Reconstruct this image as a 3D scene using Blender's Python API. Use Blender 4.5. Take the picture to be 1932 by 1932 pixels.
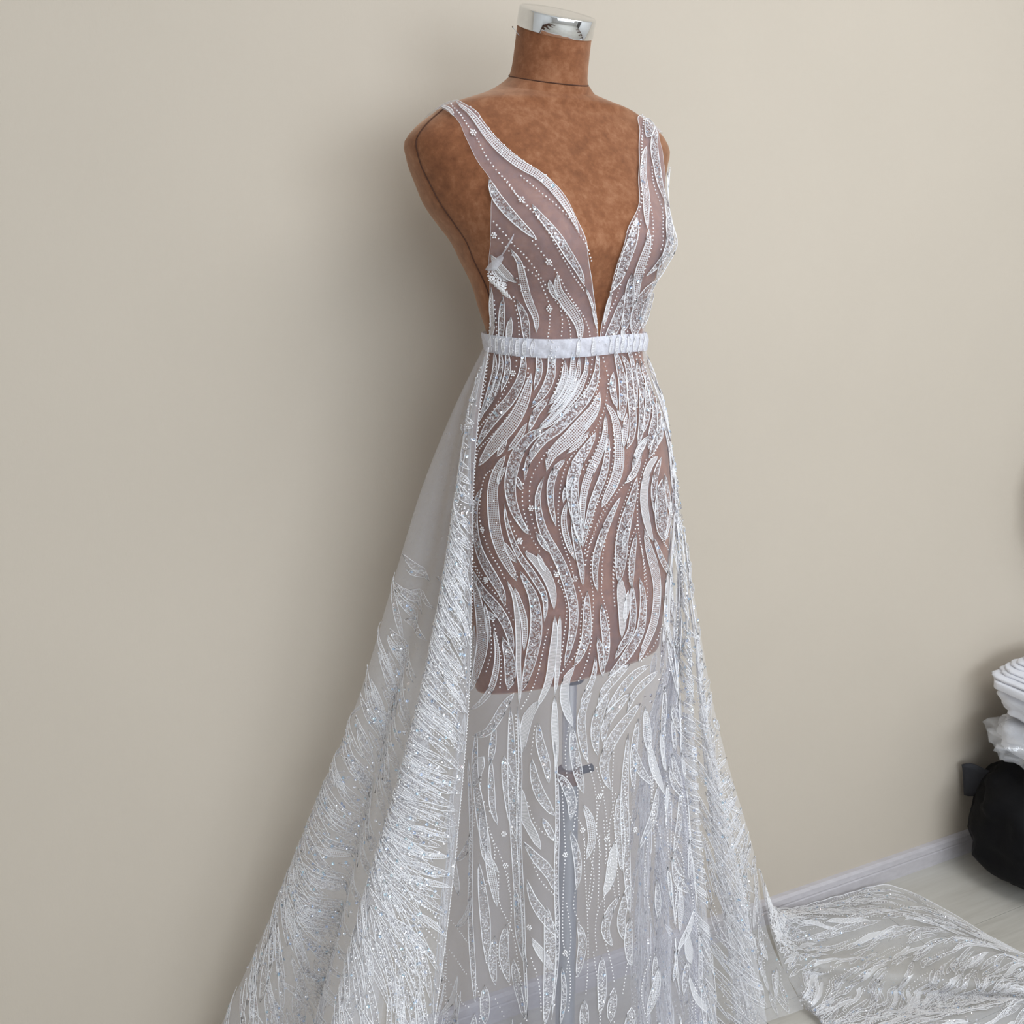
import bpy, math, random
import numpy as np
from mathutils import Vector, Matrix

# ------------------------------------------------------------------ camera, world, lights, exposure
scene = bpy.context.scene
for o in list(bpy.data.objects):
    bpy.data.objects.remove(o)
COL = scene.collection
CAM = np.array([0.0, 0.0, 1.35])
PITCH = math.radians(14.1)
cam_data = bpy.data.cameras.new('camera')
cam_data.sensor_width = 36
cam_data.lens = 36
cam_data.clip_start = .05
cam = bpy.data.objects.new('camera', cam_data)
cam.location = CAM
cam.rotation_euler = (math.pi / 2 - PITCH, 0, 0)
COL.objects.link(cam)
scene.camera = cam

scene.view_settings.view_transform = 'Standard'
scene.view_settings.look = 'None'
scene.view_settings.exposure = 0.06
scene.view_settings.gamma = 1.0
scene.view_settings.use_curve_mapping = False
try:
    scene.cycles.transparent_max_bounces = 40
    scene.cycles.max_bounces = 10
    scene.cycles.diffuse_bounces = 5
except Exception:
    pass

world = bpy.data.worlds.new('sky')
scene.world = world
world.use_nodes = True
bg = world.node_tree.nodes['Background']
bg.inputs[0].default_value = (.62, .78, 1.0, 1)
bg.inputs[1].default_value = 1.2

# the back wall's own axes: WE runs along it to the right, WN points into it
WA = math.radians(26.4)
WE = np.array([math.cos(WA), math.sin(WA)])
WN = np.array([-math.sin(WA), math.cos(WA)])
WALL_D = 1.4385
def room(s, n, z=0.0):
    """Room coordinates: s along the back wall, n towards it, z up."""
    p = WE * s + WN * n
    return np.array([p[0], p[1], z])
def area_light(name, s, n, z, sx, sz, power, color, aim):
    d = bpy.data.lights.new(name, 'AREA')
    d.shape = 'RECTANGLE'; d.size = sx; d.size_y = sz; d.energy = power; d.color = color
    o = bpy.data.objects.new(name, d)
    p = room(s, n, z); o.location = p
    o.rotation_euler = (Vector(aim) - Vector(p)).to_track_quat('-Z', 'Y').to_euler()
    COL.objects.link(o)
    return o
ROOM_S0, ROOM_S1, ROOM_N0, ROOM_H = -2.3, 3.1, -2.3, 2.65
WIN = (-.85, 2.35, .75, 2.35)          # window in the wall behind the camera: s0, s1, z0, z1
area_light('window_daylight', (WIN[0]+WIN[1])/2, ROOM_N0 + .06, (WIN[2]+WIN[3])/2, WIN[1]-WIN[0]-.1, WIN[3]-WIN[2]-.1, 62,
           (.87, .935, 1.0), room((WIN[0]+WIN[1])/2, 0, (WIN[2]+WIN[3])/2))
area_light('ceiling_fill_light', 1.3, -.1, ROOM_H - .07, 1.3, 1.3, 26, (.93, .96, 1.0), room(1.3, -.1, 0))  # added soft fill from above to lift the shadows, not a known lamp

# ------------------------------------------------------------------ helpers
def link(name, verts, faces, mats, parent=None, smooth=True, uvs=None, midx=None):
    me = bpy.data.meshes.new(name)
    V = np.asarray(verts, np.float32).reshape(-1, 3)
    me.from_pydata(V.tolist(), [], [list(map(int, f)) for f in faces]) if not isinstance(faces, np.ndarray) else fill_mesh(me, V, faces)
    for m in (mats if isinstance(mats, (list, tuple)) else [mats]):
        me.materials.append(m)
    if midx is not None:
        me.polygons.foreach_set('material_index', np.asarray(midx, np.int32))
    if smooth:
        me.polygons.foreach_set('use_smooth', np.ones(len(me.polygons), bool))
    if uvs is not None:
        lay = me.uv_layers.new(name='UVMap')
        li = np.empty(len(me.loops), np.int32); me.loops.foreach_get('vertex_index', li)
        lay.data.foreach_set('uv', np.asarray(uvs, np.float32)[li].ravel())
    me.update()
    o = bpy.data.objects.new(name, me)
    COL.objects.link(o)
    if parent is not None:
        o.parent = parent
    return o
def fill_mesh(me, V, F):
    k = F.shape[1]
    me.vertices.add(len(V)); me.vertices.foreach_set('co', V.ravel())
    me.loops.add(F.size); me.loops.foreach_set('vertex_index', F.astype(np.int32).ravel())
    me.polygons.add(len(F))
    me.polygons.foreach_set('loop_start', np.arange(0, F.size, k, dtype=np.int32))
    try:
        me.polygons.foreach_set('loop_total', np.full(len(F), k, np.int32))
    except Exception:
        pass
    me.update(calc_edges=True)
def tag(o, label=None, cat=None, group=None, kind=None):
    if label: o['label'] = label
    if cat: o['category'] = cat
    if group: o['group'] = group
    if kind: o['kind'] = kind
    return o
def empty(name, loc=(0, 0, 0)):
    o = bpy.data.objects.new(name, None); o.location = loc
    o.empty_display_size = .05
    COL.objects.link(o); return o
def put(o, parent):
    """parent keeping the world place (parents here are unrotated empties)"""
    o.parent = parent
    o.matrix_parent_inverse = Matrix.Translation(-Vector(parent.location))
    return o
def grid_faces(nu, nv, wrap_u=False):
    i = np.arange(nu if wrap_u else nu - 1)[:, None]; j = np.arange(nv - 1)[None, :]
    a = i * nv + j; b = ((i + 1) % nu) * nv + j
    return np.stack([a, b, b + 1, a + 1], -1).reshape(-1, 4)
def box_vf(x0, x1, y0, y1, z0, z1):
    V = [(x, y, z) for x in (x0, x1) for y in (y0, y1) for z in (z0, z1)]
    F = [(0, 1, 3, 2), (4, 6, 7, 5), (0, 4, 5, 1), (2, 3, 7, 6), (0, 2, 6, 4), (1, 5, 7, 3)]
    return V, F
def room_box(s0, s1, n0, n1, z0, z1):
    V, F = box_vf(s0, s1, n0, n1, z0, z1)
    return [tuple(room(*v)) for v in V], F
def join_vf(parts):
    V, F = [], []
    for v, f in parts:
        k = len(V); V += [tuple(p) for p in v]; F += [tuple(i + k for i in q) for q in f]
    return V, F
def bevel(o, w, seg=2):
    m = o.modifiers.new('bevel', 'BEVEL'); m.width = w; m.segments = seg; m.limit_method = 'ANGLE'
    return o
def lathe_vf(profile, n=48, centre=(0, 0), cap=True):
    V, F = [], []
    for r, z in profile:
        for k in range(n):
            a = 2 * math.pi * k / n
            V.append((centre[0] + r * math.cos(a), centre[1] + r * math.sin(a), z))
    for i in range(len(profile) - 1):
        for k in range(n):
            F.append((i*n + k, i*n + (k+1) % n, (i+1)*n + (k+1) % n, (i+1)*n + k))
    if cap:
        F.append(tuple(range(n))[::-1]); F.append(tuple((len(profile)-1)*n + k for k in range(n)))
    return V, F
def tube_vf(pts, rad, sides=5, closed=False):
    P = np.asarray(pts, float); n = len(P)
    T = (np.roll(P, -1, 0) - np.roll(P, 1, 0)) if closed else np.gradient(P, axis=0)
    T /= np.maximum(np.linalg.norm(T, axis=1, keepdims=True), 1e-9)
    ref = np.where(np.abs(T[:, 2:3]) > .9, np.array([[1., 0, 0]]), np.array([[0, 0, 1.]]))
    A = np.cross(T, ref); A /= np.maximum(np.linalg.norm(A, axis=1, keepdims=True), 1e-9)
    B = np.cross(T, A)
    r = np.broadcast_to(np.asarray(rad, float), (n,))[:, None, None]
    ang = 2 * math.pi * np.arange(sides) / sides
    V = P[:, None] + r * (A[:, None] * np.cos(ang)[None, :, None] + B[:, None] * np.sin(ang)[None, :, None])
    i = np.arange(n if closed else n - 1)[:, None]; j = np.arange(sides)[None, :]
    i2 = (i + 1) % n
    F = np.stack([i*sides + j, i*sides + (j+1) % sides, i2*sides + (j+1) % sides, i2*sides + j], -1).reshape(-1, 4)
    return V.reshape(-1, 3), F

# ------------------------------------------------------------------ materials
class Mat:
    def __init__(self, name):
        self.m = bpy.data.materials.new(name); self.m.use_nodes = True
        self.t = self.m.node_tree; self.t.nodes.clear()
        self.out = self.n('ShaderNodeOutputMaterial')
    def n(self, kind, **kw):
        x = self.t.nodes.new(kind)
        for k, v in kw.items():
            setattr(x, k, v)
        return x
    def l(self, a, b): self.t.links.new(a, b)
    def coord(self, which='Object', scale=None):
        c = self.n('ShaderNodeTexCoord').outputs[which]
        if scale is None: return c
        mp = self.n('ShaderNodeMapping'); mp.inputs['Scale'].default_value = scale
        self.l(c, mp.inputs[0]); return mp.outputs[0]
    def noise(self, vec, scale, detail=4, rough=.6):
        x = self.n('ShaderNodeTexNoise'); x.inputs['Scale'].default_value = scale
        x.inputs['Detail'].default_value = detail; x.inputs['Roughness'].default_value = rough
        self.l(vec, x.inputs['Vector']); return x.outputs['Fac']
    def ramp(self, fac, stops):
        r = self.n('ShaderNodeValToRGB'); e = r.color_ramp.elements
        while len(e) < len(stops): e.new(.5)
        for k, (p, c) in enumerate(stops):
            e[k].position = p; e[k].color = (c if len(c) == 4 else (*c, 1)) if isinstance(c, tuple) else (c, c, c, 1)
        self.l(fac, r.inputs[0]); return r.outputs[0]
    def math(self, op, a, b=None):
        x = self.n('ShaderNodeMath', operation=op)
        for k, q in enumerate((a, b)):
            if q is None: continue
            if isinstance(q, (int, float)): x.inputs[k].default_value = q
            else: self.l(q, x.inputs[k])
        return x.outputs[0]
    def bump(self, h, strength, dist=.002):
        b = self.n('ShaderNodeBump'); b.inputs['Strength'].default_value = strength; b.inputs['Distance'].default_value = dist
        self.l(h, b.inputs['Height']); return b.outputs[0]
    def principled(self, color=None, rough=.6, metal=0., normal=None, **kw):
        p = self.n('ShaderNodeBsdfPrincipled')
        p.inputs['Roughness'].default_value = rough; p.inputs['Metallic'].default_value = metal
        if color is not None:
            if isinstance(color, tuple): p.inputs['Base Color'].default_value = (*color, 1)
            else: self.l(color, p.inputs['Base Color'])
        if normal is not None: self.l(normal, p.inputs['Normal'])
        for k, v in kw.items():
            p.inputs[k.replace('_', ' ')].default_value = v
        return p.outputs[0]
    def cloth(self, color, alpha, gloss=0., trans=.5):
        """thin fabric: threads scatter to both sides, gaps let everything through"""
        d = self.n('ShaderNodeBsdfDiffuse'); t = self.n('ShaderNodeBsdfTranslucent')
        for x in (d, t):
            if isinstance(color, tuple): x.inputs[0].default_value = (*color, 1)
            else: self.l(color, x.inputs[0])
        mx = self.n('ShaderNodeMixShader'); mx.inputs[0].default_value = trans
        self.l(d.outputs[0], mx.inputs[1]); self.l(t.outputs[0], mx.inputs[2])
        sh = mx.outputs[0]
        if gloss:
            g = self.n('ShaderNodeBsdfGlossy'); g.inputs['Roughness'].default_value = .35
            m2 = self.n('ShaderNodeMixShader'); m2.inputs[0].default_value = gloss
            self.l(sh, m2.inputs[1]); self.l(g.outputs[0], m2.inputs[2]); sh = m2.outputs[0]
        tr = self.n('ShaderNodeBsdfTransparent')
        m3 = self.n('ShaderNodeMixShader')
        if isinstance(alpha, (int, float)): m3.inputs[0].default_value = alpha
        else: self.l(alpha, m3.inputs[0])
        self.l(tr.outputs[0], m3.inputs[1]); self.l(sh, m3.inputs[2])
        return m3.outputs[0]
    def done(self, sh):
        self.l(sh, self.out.inputs[0]); return self.m

def m_wall():
    M = Mat('cream_wallpaper'); c = M.coord('Object')
    big = M.noise(c, 1.3, 3); fine = M.noise(M.coord('Object', (1, 1, .35)), 420, 3)
    col = M.ramp(big, [(.3, (.505, .440, .360)), (.7, (.535, .466, .382))])
    return M.done(M.principled(col, .85, normal=M.bump(fine, .22, .0008)))
def m_plain(name, col, rough=.6, metal=0., **kw):
    M = Mat(name); c = M.coord('Object')
    f = M.noise(c, 60, 4)
    lo = tuple(x * .94 for x in col); hi = tuple(min(1, x * 1.05) for x in col)
    return M.done(M.principled(M.ramp(f, [(.3, lo), (.7, hi)]), rough, metal, **kw))
def m_floor():
    M = Mat('pale_oak_laminate'); c = M.coord('Object', (1.6, 22, 22))
    g = M.noise(c, 2.2, 6, .65); info = M.n('ShaderNodeObjectInfo').outputs['Random']
    big = M.noise(M.coord('Object', (1.2, 4, 4)), 2.0, 3)
    f = M.math('ADD', M.math('MULTIPLY', g, .6), M.math('ADD', M.math('MULTIPLY', big, .4), M.math('MULTIPLY', info, .10)))
    col = M.ramp(f, [(.30, (.36, .335, .29)), (.55, (.50, .475, .425)), (.8, (.58, .56, .51))])
    return M.done(M.principled(col, .42, normal=M.bump(g, .08, .0005)))
def m_skirting():
    M = Mat('grey_plastic_skirting'); c = M.coord('Object', (1, 20, 20))
    g = M.noise(c, 5, 4)
    return M.done(M.principled(M.ramp(g, [(.3, (.46, .43, .44)), (.7, (.53, .50, .51))]), .4))
def m_velvet():
    M = Mat('brown_velvet'); c = M.coord('Object')
    f1 = M.noise(c, 9, 5, .65); f2 = M.noise(c, 70, 4, .7); f3 = M.noise(c, 900, 2)
    f = M.math('ADD', M.math('MULTIPLY', f1, .42), M.math('MULTIPLY', f2, .58))
    col = M.ramp(f, [(.30, (.125, .044, .020)), (.50, (.225, .087, .039)), (.70, (.35, .165, .088))])
    return M.done(M.principled(col, .9, normal=M.bump(f3, .25, .0006), Sheen_Weight=.55, Sheen_Roughness=.45,
                               Sheen_Tint=(.85, .62, .45, 1), Specular_IOR_Level=.15))
def m_tulle(name, col, alpha):
    M = Mat(name); c = M.coord('Object')
    f = M.noise(c, 260, 3)
    a = M.ramp(f, [(.3, alpha * .85), (.7, alpha * 1.12)])
    return M.done(M.cloth(col, a, 0., .25))
def uv_split(M):
    s = M.n('ShaderNodeSeparateXYZ'); M.l(M.coord('UV'), s.inputs[0]); return s.outputs[0], s.outputs[1]
def m_grid_lace():
    M = Mat('net_embroidery'); u, v = uv_split(M)
    per = 1 / .0027
    def lines(x):
        fr = M.math('FRACT', M.math('MULTIPLY', x, per)); return M.math('LESS_THAN', fr, .36)
    l = M.math('MAXIMUM', lines(u), lines(v))
    a = M.math('ADD', M.math('MULTIPLY', l, .82), .05)
    return M.done(M.cloth((.92, .91, .93), a, .06, .35))
def m_sequin_fill(name='sequin_embroidery', k=1.):
    M = Mat(name)
    vo = M.n('ShaderNodeTexVoronoi'); vo.inputs['Scale'].default_value = 620
    M.l(M.coord('Object'), vo.inputs['Vector'])
    sep = M.n('ShaderNodeSeparateXYZ'); M.l(vo.outputs['Color'], sep.inputs[0])
    a = M.ramp(sep.outputs[0], [(.0, .06 * k), (.46, .18 * k), (.55, .78 * k), (1., .92 * k)])
    col = M.ramp(sep.outputs[1], [(0., (.40, .39, .41)), (.45, (.62, .60, .63)), (.8, (.88, .87, .90))])
    return M.done(M.cloth(col, a, .16, .3))
def m_satin_fill():
    M = Mat('satin_stitch'); u, v = uv_split(M)
    st = M.math('SINE', M.math('MULTIPLY', u, 2 * math.pi / .0019))
    a = M.ramp(st, [(.0, .50), (.6, .84)])
    return M.done(M.cloth((.92, .91, .92), a, .08, .3))
def m_cord():
    M = Mat('white_cord'); f = M.noise(M.coord('Object'), 900, 2)
    return M.done(M.principled(M.ramp(f, [(.3, (.80, .79, .80)), (.7, (.90, .89, .90))]), .6))
def m_bead():
    M = Mat('pearl_bead'); f = M.noise(M.coord('Object'), 300, 2)
    return M.done(M.principled(M.ramp(f, [(.3, (.80, .78, .78)), (.7, (.90, .88, .88))]), .22, Specular_IOR_Level=.7))
def m_sequin():
    M = Mat('iridescent_sequin')
    a = M.n('ShaderNodeAttribute'); a.attribute_name = 'tint'
    col = M.ramp(a.outputs['Fac'], [(0., (.70, .70, .74)), (.55, (.86, .86, .90)), (.72, (.55, .70, 1.)), (.9, (.62, .85, .98)), (1., (1., .86, .84))])
    return M.done(M.principled(col, .16, .85))
def m_plastic():
    M = Mat('clear_plastic_film'); f = M.noise(M.coord('Object'), 35, 4)
    tr = M.n('ShaderNodeBsdfTransparent'); g = M.n('ShaderNodeBsdfGlossy'); g.inputs['Roughness'].default_value = .15
    d = M.n('ShaderNodeBsdfDiffuse'); d.inputs[0].default_value = (.8, .82, .86, 1)
    nb = M.bump(f, .8, .01); M.l(nb, g.inputs['Normal'])
    m1 = M.n('ShaderNodeMixShader'); m1.inputs[0].default_value = .45
    M.l(d.outputs[0], m1.inputs[1]); M.l(g.outputs[0], m1.inputs[2])
    m2 = M.n('ShaderNodeMixShader'); m2.inputs[0].default_value = .38
    M.l(tr.outputs[0], m2.inputs[1]); M.l(m1.outputs[0], m2.inputs[2])
    return M.done(m2.outputs[0])
def m_fabric(name, col, rough=.9, sc=180, bs=.3, **kw):
    M = Mat(name); c = M.coord('Object'); f = M.noise(c, sc, 4); g = M.noise(c, 14, 4)
    lo = tuple(x * .86 for x in col)
    return M.done(M.principled(M.ramp(g, [(.3, lo), (.7, col)]), rough, normal=M.bump(f, bs, .0015), **kw))

MAT = dict(wall=m_wall(), far_wall=m_plain('grey_far_wall', (.70, .69, .68), .8), reflection_panel=m_plain('dark_reflection_panel', (.06, .05, .045), .5), floor=m_floor(), skirting=m_skirting(), velvet=m_velvet(),
           white_paint=m_plain('white_paint', (.84, .84, .83), .6),
           chrome=m_plain('polished_chrome', (.78, .79, .80), .07, 1.),
           grey_metal=m_plain('grey_metal', (.40, .41, .43), .35, .6),
           silver=m_plain('silver_tube', (.66, .67, .70), .2, .9),
           black_plastic=m_plain('black_plastic', (.03, .03, .035), .5),
           brown_sleeve=m_plain('brown_sleeve', (.16, .09, .06), .6),
           seam=m_plain('dark_seam', (.07, .025, .012), .9),
           tulle_bodice=m_tulle('mauve_white_tulle', (.80, .77, .88), .21),
           tulle_skirt=m_tulle('skirt_tulle', (.84, .84, .97), .155),
           tulle_over=m_tulle('overskirt_tulle', (.94, .94, .98), .235),
           tulle_belt=m_tulle('belt_tulle', (.84, .85, .92), .86),
           tulle_tuck=m_tulle('tuck_tulle', (.90, .90, .95), .62),
           grid=m_grid_lace(), sequin_fill=m_sequin_fill(), sequin_fill_sheer=m_sequin_fill('sheer_sequin_embroidery', .55), satin=m_satin_fill(), cord=m_cord(), bead=m_bead(), sequin=m_sequin(),
           plastic=m_plastic(), white_cloth=m_fabric('white_lace_cloth', (.80, .81, .86)),
           black_cloth=m_fabric('black_cloth', (.002, .002, .003), .7, 120, .5, Specular_IOR_Level=.2), black_sheer=m_fabric('black_lining', (.03, .03, .036), .8))
# ------------------------------------------------------------------ geometry functions (numpy only)
PSI = math.radians(30)                       # the dress form is turned 30 degrees to the room's right
FWD = np.array([math.sin(PSI), -math.cos(PSI)])
LFT = np.array([math.cos(PSI), math.sin(PSI)])
Z_BUST = 1.3615
# z, centre x, centre y, half width, half depth, superellipse power
LEVELS = [
    (1.5637, 0.0466, 1.3877, 0.0505, 0.0455, 2.0),
    (1.5558, 0.0452, 1.3888, 0.0645, 0.0464, 2.0),
    (1.545, 0.0472, 1.3873, 0.0899, 0.0467, 2.0),
    (1.5359, 0.0481, 1.3865, 0.1168, 0.0491, 2.1),
    (1.5275, 0.0458, 1.3884, 0.1388, 0.0514, 2.2),
    (1.5128, 0.046, 1.3882, 0.1634, 0.0588, 2.3),
    (1.4998, 0.0438, 1.3899, 0.179, 0.068, 2.4),
    (1.4838, 0.0405, 1.3924, 0.189, 0.0794, 2.4),
    (1.4629, 0.0385, 1.394, 0.1828, 0.0914, 2.4),
    (1.4353, 0.0405, 1.3925, 0.1737, 0.0973, 2.3),
    (1.4087, 0.0441, 1.3897, 0.1648, 0.1022, 2.2),
    (1.3854, 0.0512, 1.3842, 0.1531, 0.101, 2.2),
    (1.3658, 0.0579, 1.3789, 0.1435, 0.0976, 2.2),
    (1.3429, 0.0594, 1.3778, 0.1339, 0.0938, 2.1),
    (1.3151, 0.063, 1.375, 0.1226, 0.0882, 2.1),
    (1.2844, 0.0657, 1.3728, 0.1158, 0.0857, 2.05),
    (1.2542, 0.0699, 1.3696, 0.1096, 0.0833, 2.0),
    (1.2378, 0.0718, 1.3681, 0.1071, 0.0825, 2.0),
    (1.2111, 0.0723, 1.3677, 0.1104, 0.0861, 2.0),
    (1.1862, 0.0727, 1.3674, 0.1188, 0.0938, 2.0),
    (1.1555, 0.0752, 1.3654, 0.1279, 0.1023, 2.0),
    (1.123, 0.0771, 1.3639, 0.1353, 0.1082, 2.0),
    (1.0874, 0.0795, 1.3621, 0.1405, 0.111, 2.0),
    (1.0227, 0.0819, 1.3602, 0.1448, 0.1115, 2.05),
    (0.9515, 0.0815, 1.3605, 0.1451, 0.1088, 2.1),
    (0.8969, 0.0809, 1.361, 0.1437, 0.1064, 2.1),
    (0.8381, 0.0805, 1.3613, 0.1416, 0.1048, 2.1),
    (0.7752, 0.0801, 1.3616, 0.138, 0.1021, 2.1)]

def smooth_table(zq, zs, vs):
    """Catmull-Rom interpolation of rows vs over increasing zs."""
    zq = np.clip(zq, zs[0], zs[-1])
    i = np.clip(np.searchsorted(zs, zq, side='right') - 1, 0, len(zs) - 2)
    m = np.gradient(vs, zs, axis=0)
    h = zs[i + 1] - zs[i]
    t = (zq - zs[i]) / h
    t2, t3 = t * t, t * t * t
    sh = lambda a: a.reshape(a.shape + (1,) * (vs.ndim - 1))
    return (sh(2*t3 - 3*t2 + 1) * vs[i] + sh((t3 - 2*t2 + t) * h) * m[i]
            + sh(-2*t3 + 3*t2) * vs[i + 1] + sh((t3 - t2) * h) * m[i + 1])

_lv = np.array(LEVELS)[::-1]
LEV_Z, LEV_V = _lv[:, 0].copy(), _lv[:, 1:].copy()
Z_HEM, Z_TOP = LEV_Z[0], LEV_Z[-1]

def bust(ph, z):
    deg = np.degrees(ph)
    s = 0
    for c in (-30, 30):
        d = (deg - c) / 21
        dz = z - Z_BUST
        s = s + np.exp(-d * d / 2 - (dz / np.where(dz > 0, .062, .047)) ** 2 / 2)
    return .040 * s

def body_pt(ph, z, grow=0.0):
    """Point of the dress form's surface at angle ph (0 = its front) and height z."""
    ph = (np.asarray(ph, float) + math.pi) % (2 * math.pi) - math.pi
    z = np.asarray(z, float)
    ph, z = np.broadcast_arrays(ph, z)
    p = smooth_table(z.ravel(), LEV_Z, LEV_V).reshape(z.shape + (5,))
    cx, cy, a, b, n = [p[..., k] for k in range(5)]
    c, s = np.cos(ph), np.sin(ph)
    r = 1 / ((np.abs(s) / a) ** n + (np.abs(c) / b) ** n) ** (1 / n) + bust(ph, z) + grow
    u, v = r * s, r * c
    return np.stack([cx + LFT[0]*u + FWD[0]*v, cy + LFT[1]*u + FWD[1]*v, z], -1)

SKIRT_FOLDS = [(-128, .030, 9), (-98, .034, 8), (-72, .034, 6), (-46, .036, 5), (22, .034, 6), (46, .040, 7), (78, .040, 9), (110, .04, 9),
               (150, .04, 12), (-165, .04, 12)]
def skirt_pt(ph, z):
    """Inner skirt: follows the hips, then hangs free with folds that grow towards the floor."""
    ph = (np.asarray(ph, float) + math.pi) % (2 * math.pi) - math.pi
    ph, z = np.broadcast_arrays(ph, np.asarray(z, float))
    P = body_pt(ph, np.maximum(z, .93), .004)
    t = np.clip((.93 - z) / .93, 0, 1)
    c0 = np.array([.081, 1.3608])
    d = P[..., :2] - c0
    L = np.maximum(np.linalg.norm(d, axis=-1), 1e-6)
    deg = np.degrees(ph)
    f = 0
    for c, amp, sg in SKIRT_FOLDS:
        dd = (deg - c + 180) % 360 - 180
        f = f + amp * np.exp(-(dd / sg) ** 2 / 2)
    front = np.cos(ph)
    g = .072 * t * (1 + .25 * front) + (f - .008) * np.clip((t - .10) / .9, 0, 1) ** .8
    # behind, the wall leaves less room
    g = np.where(front < 0, g * (1 + .45 * front), g)
    k = (L + g) / L
    out = P.copy()
    out[..., 0] = c0[0] + d[..., 0] * k
    out[..., 1] = c0[1] + d[..., 1] * k
    out[..., 2] = z
    return out

class Grid:
    """A surface stored as a grid of points over u in [u0,u1], v in [v0,v1]."""
    def __init__(self, P, u0, u1, v0, v1):
        self.P = P; self.u0, self.u1, self.v0, self.v1 = u0, u1, v0, v1
        self.nu, self.nv = P.shape[:2]
        du = np.gradient(P, axis=0); dv = np.gradient(P, axis=1)
        N = np.cross(du, dv)
        self.N = N / np.maximum(np.linalg.norm(N, axis=-1, keepdims=True), 1e-12)
    def _bl(self, A, u, v):
        x = np.clip((np.asarray(u) - self.u0) / (self.u1 - self.u0), 0, 1) * (self.nu - 1)
        y = np.clip((np.asarray(v) - self.v0) / (self.v1 - self.v0), 0, 1) * (self.nv - 1)
        i = np.minimum(x.astype(int), self.nu - 2); j = np.minimum(y.astype(int), self.nv - 2)
        a = (x - i)[..., None]; b = (y - j)[..., None]
        return (A[i, j]*(1-a)*(1-b) + A[i+1, j]*a*(1-b) + A[i, j+1]*(1-a)*b + A[i+1, j+1]*a*b)
    def at(self, u, v): return self._bl(self.P, u, v)
    def normal(self, u, v):
        n = self._bl(self.N, u, v)
        return n / np.maximum(np.linalg.norm(n, axis=-1, keepdims=True), 1e-12)

def make_body_grid(grow=0.0):
    ph = np.radians(np.linspace(-180, 180, 241))
    z = np.linspace(Z_HEM, Z_TOP, 170)
    return Grid(body_pt(ph[:, None], z[None, :], grow), -180, 180, Z_HEM, Z_TOP)

def make_skirt_grid():
    ph = np.radians(np.linspace(-180, 180, 361))
    z = np.linspace(.012, 1.236, 150)
    return Grid(skirt_pt(ph[:, None], z[None, :]), -180, 180, .012, 1.236)

def curve_through(pts, n):
    """n points along a Catmull-Rom curve through pts, evenly spaced by length."""
    pts = np.asarray(pts, float)
    if len(pts) == 2:
        return pts[0] + (pts[1] - pts[0]) * np.linspace(0, 1, n)[:, None]
    d = np.r_[0, np.cumsum(np.maximum(np.linalg.norm(np.diff(pts, axis=0), axis=1), 1e-9))]
    return smooth_table(np.linspace(0, d[-1], n), d, pts)
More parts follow.
